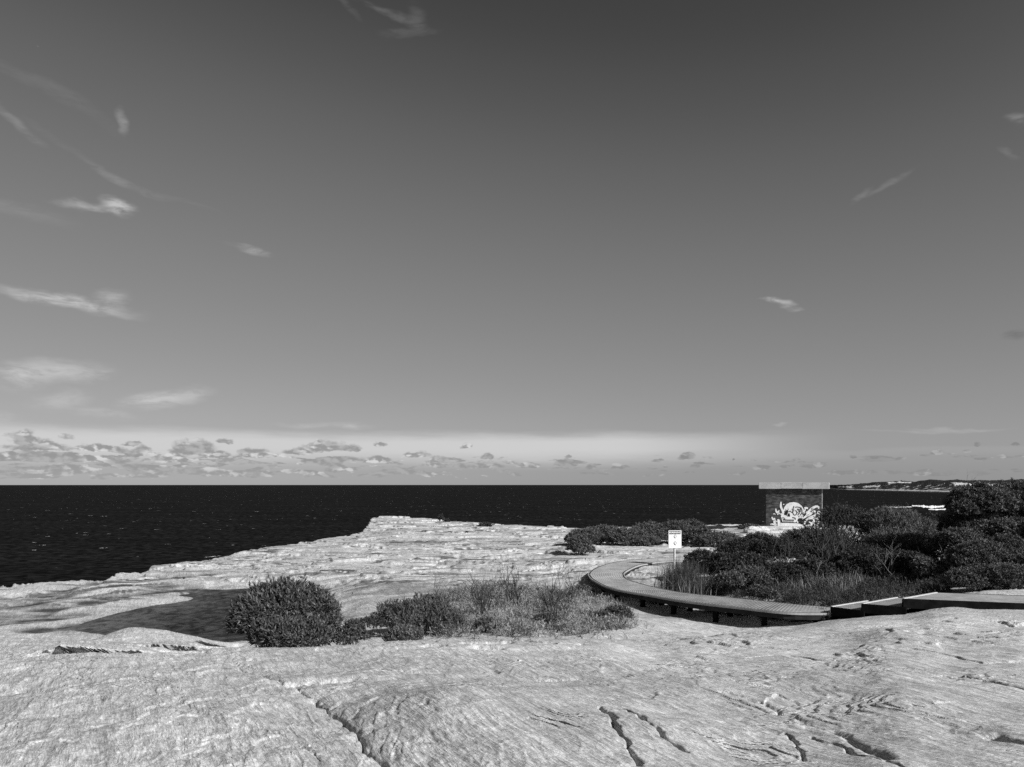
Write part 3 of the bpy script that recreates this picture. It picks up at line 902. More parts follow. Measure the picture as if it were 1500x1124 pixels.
shrub('low_shrub', 'shrub', 'dark shrub in the right corner of the scrub patch', [(905, 903, 19.6, 20, 13), (882, 908, 19.2, 15, 10)], 'leaf', dens=420, k=7, L=.07, W=.010, spread=(5, 45), up=.7, seed=17, stems=3)
shrub('low_shrub', 'shrub', 'small dark shrub in the middle front of the scrub patch', [(800, 912, 17.6, 20, 10)], 'leaf', dens=420, k=7, L=.07, W=.010, spread=(5, 45), up=.7, seed=18, stems=3)
shrub('low_shrub', 'shrub', 'small grey shrub near the left front of the scrub patch', [(715, 918, 16.6, 18, 9)], 'leaf_pale', dens=420, k=7, L=.07, W=.010, spread=(5, 45), up=.7, seed=19, stems=3)

r = np.random.default_rng(21)
q = poly_points([(610, 900), (650, 868), (700, 860), (780, 862), (850, 872), (900, 886), (933, 908), (930, 925), (860, 931), (740, 934), (640, 936), (575, 933), (585, 915)], 15000, r)
keep = fbm(q[:, 0] / .9, q[:, 1] / .9, 411, 3) > -.28
q = q[keep]
blades('dry_heath', q[:2000, 0], q[:2000, 1], .18, .0055, 1.0, 'grass', 'dry pale grass and heath filling the scrub patch before the boardwalk', 'heath', seed=22, kind='stuff', hv=.85)


def sprig_cover(name, poly, n, L, W, k, mat, label, cat, seed, h=.10, thr=-.25, sc=.8, spread=(8, 55), up=.8):
    r = np.random.default_rng(seed)
    q = poly_points(poly, n, r)
    m_ = fbm(q[:, 0] / sc, q[:, 1] / sc, seed, 3)
    q = q[m_ > thr]; m_ = m_[m_ > thr]
    z = terrain(q[:, 0], q[:, 1])[0]
    b = np.c_[q, z + h * r.uniform(0, 1, len(q)) * np.clip(.5 + 1.6 * (m_ - thr), .2, 1.8)]
    ax = r.normal(size=b.shape) * .45 + np.array([0, 0, 1.0]) * up
    tag(obj(name, leaves_mesh(name, b, ax, k, L, W, spread, r), M[mat]), label, cat, kind='stuff')


PATCH = [(610, 900), (650, 868), (700, 860), (780, 862), (850, 872), (900, 886), (933, 908), (930, 925), (860, 931), (740, 934), (640, 936), (575, 933), (585, 915)]
sprig_cover('dry_heath', PATCH, 10000, .085, .0055, 7, 'grass', 'tangled pale heath tufts filling the scrub patch before the boardwalk', 'heath', 421, .20, -.12, .6)
sprig_cover('dark_heath', PATCH + [(545, 925)], 8000, .08, .008, 7, 'leaf', 'dark leafy ground cover between the pale tufts of the scrub patch', 'heath', 422, .22, .0, .9)


EDGE_ = [(545, 940), (540, 905), (600, 880), (660, 855), (760, 846), (850, 862), (940, 895), (965, 915), (945, 938), (850, 941), (700, 944), (600, 945)]
sprig_cover('stray_tuft', EDGE_, 1500, .07, .006, 7, 'leaf_mid', 'stray low tufts thinning out onto bare rock round the scrub patch', 'tuft', 425, .06, .18, .5)


def dead_shrub(label, px, py, d, hpx, wpx, n, seed, mat='bark', group=None, lean=(0, 0), rad_=.015, depth=2, name='twig_shrub', cat='bare shrub', kids=(2, 4), up=.25):
    r = np.random.default_rng(seed)
    x, y = (px - CX) / F * d, d
    z = ground(x, y) - .03
    root = thing(name, (x, y, z), label, cat, group)
    h, w = hpx * d / F, wpx * d / F
    mb = MB()
    for _ in range(n):
        dr = np.array([r.normal() * w / h * .8 + lean[0], r.normal() * w / h * .6 + lean[1], 1.0])
        branchlet(mb, r.normal(size=3) * [.06, .06, 0], dr, h * r.uniform(.5, .75), rad_, depth, r, .55, 4, up, kids)
    mb.build('branch', M[mat], root)
    return root


dead_shrub('leafless dark twig bush at the left edge of the scrub patch', 640, 895, 21.5, 50, 26, 9, 31)
dead_shrub('bare twig bush behind the grey shrub in the scrub patch', 700, 890, 22, 52, 20, 8, 32)
dead_shrub('spindly bare branches in the middle of the scrub patch', 712, 905, 19.5, 62, 30, 8, 33, rad_=.016)
dead_shrub('tallest bare forked twigs standing at the back of the scrub patch', 750, 888, 22.0, 66, 18, 8, 34)
dead_shrub('bare forked twigs right of centre in the scrub patch', 806, 890, 21, 66, 20, 8, 35, rad_=.016)
dead_shrub('thick dark twisted bare branch in the scrub patch', 812, 900, 19.5, 54, 14, 5, 36, rad_=.022)
dead_shrub('short bare twigs beside the bend of the boardwalk', 836, 885, 23, 52, 18, 8, 37)
dead_shrub('low bare twigs at the right end of the scrub patch', 915, 905, 19.8, 36, 22, 7, 38)

# ---- band of wind-clipped shrubs on the platform behind the boardwalk
MG = 'wind-clipped shrubs in a band across the rock platform'
shrub('clipped_shrub', 'shrub', 'small isolated round shrub on bare rock left of the band', [(849, 796, 40, 18, 14), (855, 802, 39.6, 15, 9)], 'leaf_mid', dens=130, k=8, L=.12, W=.02, seed=41)
shrub('clipped_shrub', 'shrub', 'leftmost wind clipped shrub of the band behind the isolated round shrub', [(860, 785, 46.5, 30, 12), (886, 783, 47, 28, 15)], 'leaf_mid', dens=100, k=8, L=.13, W=.022, seed=42, group=MG)
shrub('clipped_shrub', 'shrub', 'low pale topped shrub at the back of the band', [(903, 776, 50, 26, 8)], 'leaf_pale', dens=100, k=8, L=.13, W=.022, seed=43, group=MG)
shrub('clipped_shrub', 'shrub', 'broad shrub left of the warning sign in the band', [(925, 790, 45, 36, 15), (952, 784, 46, 26, 18)], 'leaf_mid', dens=100, k=8, L=.13, W=.022, seed=44, group=MG)
shrub('clipped_shrub', 'shrub', 'tall dark shrub directly behind the warning sign', [(985, 784, 46.5, 26, 19), (1012, 776, 49, 24, 12), (1022, 788, 46, 24, 15)], 'leaf', dens=110, k=8, L=.13, W=.022, seed=45, group=MG)
shrub('clipped_shrub', 'shrub', 'greyish low shrub right of the warning sign in the band', [(1052, 795, 44, 32, 13), (1082, 799, 43, 28, 9)], 'leaf_mid', dens=110, k=8, L=.13, W=.022, seed=46, group=MG)
shrub('clipped_shrub', 'shrub', 'tiny dark shrub left of the brick hut on the cliff edge', [(1098, 775, 60, 16, 5)], 'leaf', dens=80, k=7, L=.15, W=.03, seed=47, stems=1)
shrub('stunted_shrub', 'shrub', 'taller of two tiny upright shrubs on the far rock point', [(646, 771, 84, 3.2, 6.0)], 'leaf_dark', dens=60, k=7, L=.16, W=.03, seed=48, stems=1)
shrub('stunted_shrub', 'shrub', 'wider of two tiny upright shrubs on the far rock point', [(654, 772.5, 83, 4.2, 4.0)], 'leaf_dark', dens=60, k=7, L=.16, W=.03, seed=49, stems=1)
shrub('stunted_shrub', 'shrub', 'flat dark shrub on far rock right of the tiny upright pair', [(711, 776.5, 74, 9, 2.6)], 'leaf_dark', dens=60, k=7, L=.16, W=.03, seed=50, stems=1)

# ---- thicket on the right behind the boardwalk
shrub('thicket_shrub', 'shrub', 'dark shrub behind the sedge clump near the sign post', [(1030, 826, 27, 26, 18), (1058, 834, 26.5, 28, 22), (1095, 832, 26.8, 30, 20)], 'leaf_dark', dens=260, k=8, L=.09, W=.016, seed=51)
shrub('thicket_shrub', 'shrub', 'leaning dark shrub left of the pale dead branches', [(1082, 813, 29, 30, 20), (1112, 806, 30, 30, 22)], 'leaf_dark', dens=240, k=8, L=.09, W=.016, seed=52)
shrub('thicket_shrub', 'shrub', 'low broad leafed shrub in the middle of the thicket front', [(1098, 848, 24.6, 30, 16), (1070, 852, 24.2, 20, 12)], 'leaf_thicket', dens=280, k=8, L=.08, W=.016, seed=53)
shrub('thicket_shrub', 'shrub', 'dark shrub below the pale dead branches', [(1150, 846, 25.2, 38, 18), (1190, 842, 25.5, 34, 22)], 'leaf_dark', dens=260, k=8, L=.09, W=.014, seed=54)
shrub('low_shrub', 'shrub', 'small leafy shrub at the inner edge of the boardwalk', [(1112, 870, 21.6, 18, 10), (1130, 874, 21.2, 11, 7)], 'leaf', dens=360, k=7, L=.07, W=.013, seed=55, stems=3)
shrub('thicket_shrub', 'shrub', 'tall thin leafed dark shrub right of the brick hut', [(1205, 800, 30, 34, 30), (1245, 788, 30.5, 38, 42), (1230, 765, 31, 28, 24)], 'leaf_dark', dens=170, k=8, L=.10, W=.010, spread=(5, 50), seed=56, inner=.8, lump=.3)
shrub('thicket_shrub', 'shrub', 'dense dark shrub under the wall of the brick hut', [(1140, 812, 28.4, 36, 24), (1180, 804, 29, 40, 28), (1218, 815, 28.6, 36, 30)], 'leaf_dark', dens=230, k=8, L=.09, W=.013, seed=66, inner=.5, lump=.25)
shrub('feathery_shrub', 'shrub', 'feathery grey shrub rising to the water line in the thicket', [(1306, 772, 30, 44, 26), (1338, 786, 30, 40, 26), (1310, 806, 29, 48, 30)], 'leaf_mid', dens=190, k=10, L=.13, W=.009, spread=(5, 55), seed=57, up=.6, inner=.6)
shrub('thicket_shrub', 'shrub', 'sparse dark shrub between feathery shrub and the large right shrub', [(1362, 776, 31, 30, 20), (1378, 792, 30, 26, 22), (1372, 812, 27, 28, 22)], 'leaf_dark', dens=190, k=8, L=.10, W=.014, seed=58, inner=.6)
shrub('thicket_shrub', 'shrub', 'round leafy shrub below the dark hollow of the large right shrub', [(1405, 794, 24, 28, 18), (1380, 798, 24.4, 22, 16)], 'leaf_thicket', dens=420, k=9, L=.075, W=.014, seed=59)
shrub('thicket_shrub', 'shrub', 'small leafy shrub hanging beside the dark hollow', [(1362, 836, 23, 20, 15), (1350, 828, 23.2, 13, 10)], 'leaf_thicket', dens=380, k=8, L=.08, W=.014, seed=60)
shrub('large_shrub', 'shrub', 'largest tree sized shrub rising above the horizon at the right', [(1436, 738, 26, 44, 26), (1478, 742, 26.4, 40, 30), (1414, 748, 25.6, 20, 15), (1515, 780, 26, 44, 46), (1470, 790, 25.4, 40, 28), (1408, 770, 26.5, 28, 22), (1432, 786, 25.8, 36, 28), (1500, 738, 26.6, 40, 30)], 'leaf_thicket', dens=330, k=9, L=.085, W=.016, seed=61, lump=.25)
shrub('thicket_shrub', 'shrub', 'broad leafy shrub in the lower right of the thicket', [(1436, 828, 22.6, 50, 32), (1480, 820, 23, 44, 34)], 'leaf_thicket', dens=460, k=9, L=.075, W=.013, seed=62, lump=.22)
shrub('thicket_shrub', 'shrub', 'low leafy shrub against the boardwalk at the right', [(1424, 852, 20.8, 36, 18), (1470, 850, 20.6, 40, 22)], 'leaf_thicket', dens=520, k=9, L=.07, W=.012, seed=63)
shrub('thicket_shrub', 'shrub', 'leafy shrub at the right border behind the boardwalk', [(1530, 842, 21.4, 50, 34), (1560, 800, 23, 60, 50)], 'leaf_thicket', dens=360, k=9, L=.075, W=.013, seed=64)
shrub('thicket_shrub', 'shrub', 'deep shaded shrub in the middle of the thicket', [(1270, 832, 26, 50, 26), (1325, 836, 26, 44, 26), (1300, 822, 27.5, 60, 26)], 'leaf_dark', dens=230, k=8, L=.09, W=.014, seed=65)
dead_shrub('pale dead branches fanning left in the thicket', 1190, 842, 25.0, 40, 60, 11, 71, 'deadwood', lean=(-1.1, -.5), rad_=.016, depth=2, kids=(1, 3), up=.1)
dead_shrub('tall dark bare stems leaning over the pale dead branches', 1215, 850, 26.5, 100, 60, 12, 72, 'bark', lean=(.1, 0), rad_=.022, depth=3, kids=(1, 3), up=.35)
dead_shrub('grey dead twigs in the centre of the thicket', 1300, 840, 25.2, 60, 40, 7, 73, 'deadwood', lean=(-.3, -.4), rad_=.011, depth=2, kids=(1, 3))
dead_shrub('thin bare twig reaching up in front of the brick hut', 1150, 838, 26.6, 82, 16, 5, 74, 'bark', lean=(-.1, 0), rad_=.016, depth=3, kids=(1, 3))
dead_shrub('slender grey stick standing alone in the thicket left part', 1105, 842, 25.8, 36, 30, 5, 75, 'deadwood', rad_=.008, depth=1, kids=(1, 3))

# sedge clump by the sign and dark grass along the boardwalk
r = np.random.default_rng(81)
sx, sy = (1000 - CX) / F * 25.0, 25.0
root = thing('sedge_clump', (sx, sy, ground(sx, sy)), 'spiky tussock of sedge at the foot of the sign', 'sedge')
n = 2600
xb = sx + r.normal(0, .30, n); yb = sy + r.normal(0, .35, n)
b0 = np.array([sx, sy, ground(sx, sy)])
blades('foliage', xb[:1900], yb[:1900], .80, .006, .32, 'grass_dark', parent=root, base=b0, seed=82, hv=.5)
blades('dry_blade', xb[1900:], yb[1900:], .55, .006, .38, 'grass', parent=root, base=b0, seed=83, hv=.5)['kind'] = 'stuff'
VERGE = [(1000, 868), (1040, 858), (1100, 850), (1200, 845), (1340, 848), (1400, 858), (1385, 870), (1300, 884), (1228, 892), (1150, 884), (1060, 875)]
q = poly_points(VERGE, 7000, r, .1)
blades('verge_grass', q[:, 0], q[:, 1], .25, .0055, .7, 'grass_dark', 'dark grass growing along the inner side of the boardwalk', 'grass', seed=84, kind='stuff', hv=.75)
sprig_cover('verge_heath', VERGE, 7000, .11, .007, 8, 'leaf_dark', 'dark heath tufts along the inner side of the boardwalk', 'heath', 423, .26, -.2, .9)
q = poly_points([(1110, 864), (1130, 856), (1200, 850), (1260, 858), (1250, 870), (1180, 874)], 1500, r, .3)
blades('seed_grass', q[:, 0], q[:, 1], .36, .005, .55, 'grass', 'paler seed heads mixed in the grass beside the boardwalk', 'grass', seed=85, kind='stuff', hv=.75)

UNDER = [(930, 880), (960, 884), (1000, 892), (1080, 903), (1150, 912), (1215, 914), (1215, 903), (1150, 900), (1080, 892), (1000, 884), (960, 876)]
sprig_cover('shade_heath', UNDER, 2600, .10, .008, 8, 'leaf_thicket', 'dim low heath growing in the shade under the boardwalk', 'heath', 424, .22, -.05, .7)

# ------------------------------------------------------------------ boardwalk
HD = 3.12
OUT = [(1218, 898.3), (1155, 897.3), (1080, 889.5), (1000, 880.2), (950, 871.5), (910, 865), (885, 858), (867, 848), (861.5, 841.5), (864, 836), (873, 830), (892, 823.5), (912, 820), (935, 818), (960, 816), (1000, 814.5), (1045, 813.4), (1090, 812.6)]
INN = [(1218, 889.6), (1155, 884), (1080, 876), (1000, 868), (960, 860), (935, 853.5), (922, 849.5), (916, 846), (914, 841.5), (914.5, 837), (922, 832), (935, 826.5), (950, 823.5), (970, 821), (1000, 819.5), (1045, 818), (1090, 817)]


def resample(pts, step_or_n):
    pts = np.asarray(pts, float)
    # Catmull-Rom
    P_ = np.vstack([2 * pts[0] - pts[1], pts, 2 * pts[-1] - pts[-2]])
    out = []
    for i in range(1, len(P_) - 2):
        for t in np.linspace(0, 1, 14)[:-1]:
            a, b, c, d = P_[i - 1], P_[i], P_[i + 1], P_[i + 2]
            out.append(.5 * (2 * b + (c - a) * t + (2 * a - 5 * b + 4 * c - d) * t * t + (3 * b - a - 3 * c + d) * t ** 3))
    out.append(pts[-1]); out = np.array(out)
    s = np.concatenate([[0], np.cumsum(np.linalg.norm(np.diff(out, axis=0), axis=1))])
    n = step_or_n
    tt = np.linspace(0, s[-1], n)
    return np.stack([np.interp(tt, s, out[:, k]) for k in range(out.shape[1])], 1), s[-1]


o_pts = np.array([plane_pt(a, b, -HD) for a, b in OUT]); i_pts = np.array([plane_pt(a, b, -HD) for a, b in INN])
_, lo_ = resample(o_pts, 10)
# pair the two edges by fraction of arc, split at the bend so both halves stay square to the path
ko, ki = 8, 8
Na, Nb = 330, 330
oa, _ = resample(o_pts[:ko + 1], Na); ob, _ = resample(o_pts[ko:], Nb)
ia, _ = resample(i_pts[:ki + 1], Na); ib, _ = resample(i_pts[ki:], Nb)
PITCH = .085


def deck_section(parent, oe, ie, ztop, name='deck_grating', ncross=None, th=.05):
    """grating between two edge polylines (world XY), as real bars"""
    mb_v = []; mb_f = []; nv = 0
    L = np.linalg.norm(np.diff((oe + ie) / 2, axis=0), axis=1); s = np.concatenate([[0], np.cumsum(L)])
    n = max(3, int(s[-1] / PITCH))
    tt = np.linspace(0, s[-1], n + 1)
    O = np.stack([np.interp(tt, s, oe[:, k]) for k in range(2)], 1); I = np.stack([np.interp(tt, s, ie[:, k]) for k in range(2)], 1)
    tang = np.gradient((O + I) / 2, axis=0); tang /= np.linalg.norm(tang, axis=1)[:, None]
    nl = int(np.median(np.linalg.norm(O - I, axis=1)) / PITCH) + 1
    hw = .015
    V = []; Fq = []
    # long bars
    for j in range(nl + 1):
        t = j / nl
        c = O * (1 - t) + I * t
        side = (I - O) / np.linalg.norm(I - O, axis=1)[:, None] * hw
        a, b = c - side, c + side
        z1, z0 = np.full(n + 1, ztop), np.full(n + 1, ztop - th)
        ring = np.stack([np.c_[a, z0], np.c_[a, z1], np.c_[b, z1], np.c_[b, z0]], 1).reshape(-1, 3)
        i = (np.arange(n) * 4)[:, None] + nv
        for (p, q_) in ((0, 1), (1, 2), (2, 3), (3, 0)):
            Fq.append(np.concatenate([i + p, i + q_, i + 4 + q_, i + 4 + p], 1))
        V.append(ring); nv += len(ring)
    # cross bars, a touch lower
    zt = ztop - .003
    tg = tang * hw
    for sgn in (1,):
        a0, a1, b0, b1 = O - tg, O + tg, I - tg, I + tg
        box = np.stack([np.c_[a0, np.full(n + 1, zt)], np.c_[a1, np.full(n + 1, zt)], np.c_[b1, np.full(n + 1, zt)], np.c_[b0, np.full(n + 1, zt)],
                        np.c_[a0, np.full(n + 1, ztop - th + .003)], np.c_[a1, np.full(n + 1, ztop - th + .003)], np.c_[b1, np.full(n + 1, ztop - th + .003)], np.c_[b0, np.full(n + 1, ztop - th + .003)]], 1).reshape(-1, 3)
        i = (np.arange(n + 1) * 8)[:, None] + nv
        for f in ((0, 1, 2, 3), (0, 3, 7, 4), (1, 5, 6, 2)):
            Fq.append(np.concatenate([i + k for k in f], 1))
        V.append(box); nv += len(box)
    o = obj(name, mesh_np(name, np.concatenate(V) - ORG, np.concatenate(Fq)), M['grating'], parent)
    return O, I


def strip(mb, line, z1, z0, off, thick):
    """vertical plate following a polyline, off = sideways shift"""
    line = np.asarray(line, float)
    t = np.gradient(line, axis=0); t /= np.linalg.norm(t, axis=1)[:, None]
    nrm = np.stack([t[:, 1], -t[:, 0]], 1)
    a = line + nrm * off; b = line + nrm * (off + thick)
    n = len(line)
    V = np.stack([np.c_[a, np.full(n, z0)], np.c_[a, np.full(n, z1)], np.c_[b, np.full(n, z1)], np.c_[b, np.full(n, z0)]], 1).reshape(-1, 3) - ORG
    fs = []
    for i in range(n - 1):
        for p, q_ in ((0, 1), (1, 2), (2, 3), (3, 0)):
            fs.append((i * 4 + p, i * 4 + q_, i * 4 + 4 + q_, i * 4 + 4 + p))
    fs += [(0, 1, 2, 3), tuple((n - 1) * 4 + k for k in (3, 2, 1, 0))]
    mb.add(V, fs)


bx, by = float((oa[0] + ia[0])[0] / 2), float((oa[0] + ia[0])[1] / 2)
ORG = np.array([bx, by, ground(bx, by)])
deck = thing('boardwalk', ORG, 'long curved grey mesh boardwalk with three steps at the right', 'boardwalk')
ZD = EYE - HD
S1 = deck_section(deck, oa, ia, ZD)
S2 = deck_section(deck, ob[1:], ib[1:], ZD - .05)
# step platforms going up to the right
HD1, HD2, HD3 = 2.965, 2.80, 2.61
B_ = plane_pt(1218, 889, -HD1); Cc = plane_pt(1263.3, 884.6, -HD2); Dd = plane_pt(1323, 877.2, -HD3)
Dfar = plane_pt(1372, 868.4, -HD3); En = plane_pt(1500, 884.1, -HD3); Ef = plane_pt(1472, 872, -HD3)
ev = Dfar - Dd
dirR = (En - Dd) / np.linalg.norm(En - Dd)


def line(a, b, n=40):
    t = np.linspace(0, 1, n)[:, None]
    return a * (1 - t) + b * t


ev1 = ev * np.array([1.0, .95])
secs = [(line(B_, Cc + (Cc - B_) * .08), line(B_ + ev1, Cc + ev + (Cc - B_) * .08), EYE - HD1), (line(Cc, Dd + (Dd - Cc) * .08), line(Cc + ev, Dd + ev + (Dd - Cc) * .08), EYE - HD2),
        (line(Dd, Dd + dirR * 8.5), line(Dd + ev, Dd + ev + dirR * 8.5), EYE - HD3)]
prevz = ZD
for oe, ie, zt in secs:
    st = bpy.data.objects.new('step', None); C.objects.link(st); st.parent = deck
    deck_section(st, oe, ie, zt, 'step_grating')
    for ln_, of_ in ((oe, 0), (ie, -.045)):
        mb = MB(); strip(mb, ln_, zt + .004, zt - .21, of_, .045); mb.build('side_plate', M['post'], st)
    mb = MB(); strip(mb, line(oe[0], ie[0], 6), zt - .012, prevz - .16, -.03, .03); mb.build('riser', M['post'], st)
    e0 = line(oe[0], ie[0], 6); mb = MB(); strip(mb, e0, zt + .012, zt - .012, -.03, .055); mb.build('nosing', M['nosing'], st)
    prevz = zt
# edge channels
for (O, I, z) in ((S1[0], S1[1], ZD), (S2[0], S2[1], ZD - .05)):
    for lnn, off in ((O, 0.01), (I, -.05)):
        mb = MB(); strip(mb, lnn[::3], z + .003, z - .17, off, .04); mb.build('edge_channel', M['channel'], deck)


def supports(O, I, z, every, start=0, wpost=.12):
    mid = (O + I) / 2
    s = np.concatenate([[0], np.cumsum(np.linalg.norm(np.diff(mid, axis=0), axis=1))])
    for t in np.arange(start, s[-1], every):
        k = int(np.argmin(np.abs(s - t)))
        a, b = O[k], I[k]
        rz = math.atan2((b - a)[1], (b - a)[0])
        mb = MB(); mb.box(np.r_[(a + b) / 2, z - .12] - ORG, (np.linalg.norm(b - a) - .12, .12, .14), rz); mb.build('cross_beam', M['post'], deck)
        for u in (.2, .8):
            p = a * (1 - u) + b * u
            g0 = ground(p[0], p[1]) - .12
            if z - .19 - g0 < .1: continue
            mb = MB(); mb.bevel_box(np.r_[p, (z - .19 + g0) / 2] - ORG, (wpost, wpost, z - .19 - g0), .008, rz); mb.build('post', M['post'], deck)


supports(S1[0], S1[1], ZD, 1.25, .3)
supports(S2[0], S2[1], ZD - .05, 1.6, .8)
for oe, ie, zt in secs:
    supports(oe, ie, zt, 1.3, .15, .11)
# conduit box under the first step
pb = plane_pt(1222, 889, -HD1)
mb = MB(); mb.bevel_box(np.r_[pb + np.array([-.02, -.06]), ZD - .22] - ORG, (.1, .05, .09), .008, .2); mb.build('junction_box', M['sign_grey'], deck)

# ------------------------------------------------------------------ warning sign
def text_mesh(s, size, mat, parent, loc, rot, name='lettering', ext=.001):
    cu = bpy.data.curves.new(name, 'FONT'); cu.body = s; cu.size = size; cu.align_x = 'CENTER'; cu.align_y = 'CENTER'; cu.extrude = ext; cu.offset = size * .012
    o = bpy.data.objects.new(name, cu); C.objects.link(o); o.location = loc; o.rotation_euler = rot
    dg = bpy.context.evaluated_depsgraph_get()
    me = bpy.data.meshes.new_from_object(o.evaluated_get(dg)); me.materials.clear()
    bpy.data.objects.remove(o)
    o = obj(name, me, mat, parent); o.location = loc; o.rotation_euler = rot
    return o


DS = 31.0
sgx, sgy = (988.5 - CX) / F * DS, DS
gz = ground(sgx, sgy)
pm = DS / F
toph = (EYE - (777.2 - HOR) * pm) - gz
both = (EYE - (803.0 - HOR) * pm) - gz
sign = thing('warning_sign', (sgx, sgy, gz), 'white warning sign with black header on a steel post', 'sign', rz=math.radians(14))
pw = 20.5 * pm; ph = toph - both; zc = (toph + both) / 2
mb = MB(); mb.bevel_box((0, .035, (toph - .05) / 2 - .15), (.065, .065, toph + .2), .006, math.radians(35)); mb.build('post', M['steel'], sign)
mb = MB(); mb.bevel_box((0, -.012, zc), (pw, .016, ph), .005); mb.build('panel', M['sign_white'], sign)
mb = MB(); mb.box((0, -.0225, toph - .085), (pw * .90, .004, .125)); hb = mb.build('header', M['black'], sign)
text_mesh('WARNING', .105, M['white'], sign, (0, -.026, toph - .085), (math.pi / 2, 0, 0))


def diamond(zz, s):
    mb = MB()
    for (a, b) in (((0, s), (s, 0)), ((s, 0), (0, -s)), ((0, -s), (-s, 0)), ((-s, 0), (0, s))):
        a = np.array(a); b = np.array(b); i = .82
        q_ = [a, b, b * i, a * i]
        mb.add([[p[0], -.0215, zz + p[1]] for p in q_], [(0, 1, 2, 3)])
    # falling figure: head, body and slope
    mb.box((-.01, -.0222, zz + .028), (.022, .002, .022), R=np.array([[.8, 0, .6], [0, 1, 0], [-.6, 0, .8]]))
    mb.box((-.012, -.0222, zz - .005), (.020, .002, .050), R=np.array([[.8, 0, .6], [0, 1, 0], [-.6, 0, .8]]))
    mb.add([[-s * .55, -.0222, zz - s * .35], [s * .0, -.0222, zz - s * .9], [s * .15, -.0222, zz - s * .7], [-s * .05, -.0222, zz - s * .25]], [(0, 1, 2, 3)])
    mb.build('pictogram', M['black'], sign)


diamond(toph - .235, .088)
diamond(toph - .50, .088)
r = np.random.default_rng(5)
for zz, n in ((toph - .365, 5), (toph - .615, 5)):
    mb = MB(); x = -.17
    for k in range(n):
        w = r.uniform(.04, .075); mb.box((x + w / 2, -.0213, zz), (w, .002, .016)); x += w + .014
    mb.build('small_print', M['sign_grey'], sign)

# ------------------------------------------------------------------ brick hut with painted skull
DB = 60.0
pb = DB / F
hx = (1162.5 - CX) * pb
fx, fy = hx, DB
zb = EYE - (771.5 - HOR) * pb
rot = -math.radians(22)           # front faces left of straight back
W_, Dp, Hh = 77.5 * pb, 4.0, (771.5 - 716.0) * pb
hut = thing('brick_hut', (fx, fy, zb), 'square dark brick hut with white skull mural and flat concrete roof', 'hut', rz=rot)
# local: x right along front, y into depth, z up; origin at the middle of the front foot
mb = MB()
mb.box((0, .12, Hh / 2 - .3), (W_ - .02, .24, Hh + .6)); mb.build('front_wall', M['brick'], hut)
for bx_ in (((W_ / 2 - .12, Dp / 2 + .12, Hh / 2 - .3), (.24, Dp - .24, Hh + .6)), ((-W_ / 2 + .12, Dp / 2 + .12, Hh / 2 - .3), (.24, Dp - .24, Hh + .6)), ((0, Dp - .0, Hh / 2 - .3), (W_ - .5, .22, Hh + .6))):
    mb = MB(); mb.box(*bx_); mb.build('side_wall', M['pale_wall'], hut)
mb = MB(); mb.box((W_ / 2 + .01, .06, Hh / 2 - .3), (.06, .14, Hh + .58)); mb.build('corner_post', M['pale_wall'], hut)
oh = .50; ohf = .24
RW = W_ + 2 * oh; zt = (771.5 - 707.2) * pb; th = zt - Hh
roof = bpy.data.objects.new('roof', None); C.objects.link(roof); roof.parent = hut
mb = MB(); mb.bevel_box((0, Dp / 2 + .05, Hh + th / 2), (RW - .1, Dp + 2 * ohf - .1, th), .02); mb.build('slab', M['concrete'], roof)
for k, (a, b) in enumerate(((-.5, -.185), (-.18, .118), (.123, .5))):
    mb = MB(); mb.bevel_box(((a + b) / 2 * RW, -ohf + .05, Hh + th / 2 - .01 + (.02 if k == 1 else 0)), ((b - a) * RW, .10, th + .02), .012); mb.build('fascia_panel', M['concrete'], roof)
mb = MB(); mb.bevel_box((RW / 2 - .03, Dp / 2 + .1, Hh + th / 2 - .01), (.10, Dp + 2 * ohf - .14, th + .02), .012); mb.build('fascia_panel', M['concrete'], roof)
mb = MB(); mb.bevel_box((-RW / 2 + .03, Dp / 2 + .1, Hh + th / 2 - .01), (.10, Dp + 2 * ohf - .14, th + .02), .012); mb.build('fascia_panel', M['concrete'], roof)

SC = W_ / 880.0


def mu(x, y):
    return np.array([(x - 710) * SC, (830 - y) * SC])


def poly_fill(mb, pts, yoff):
    pts = [mu(*p) for p in pts]
    c = np.mean(pts, 0)
    V = [[c[0], yoff, c[1]]] + [[p[0], yoff, p[1]] for p in pts]
    n = len(pts)
    mb.add(V, [(0, 1 + i, 1 + (i + 1) % n) for i in range(n)])


def stroke(mb, pts, w, yoff, taper=True):
    pts, _ = resample(np.array([mu(*p) for p in pts]), 16)
    t = np.gradient(pts, axis=0); t /= np.linalg.norm(t, axis=1)[:, None]
    nr = np.stack([-t[:, 1], t[:, 0]], 1)
    ww = w * SC / 2 * (np.sin(np.linspace(.35, math.pi - .35, 16)) ** .6 if taper else np.ones(16))
    a, b = pts + nr * ww[:, None], pts - nr * ww[:, None]
    V = [[q[0], yoff, q[1]] for p in zip(a, b) for q in p]
    mb.add(V, [(2 * i, 2 * i + 1, 2 * i + 3, 2 * i + 2) for i in range(15)])


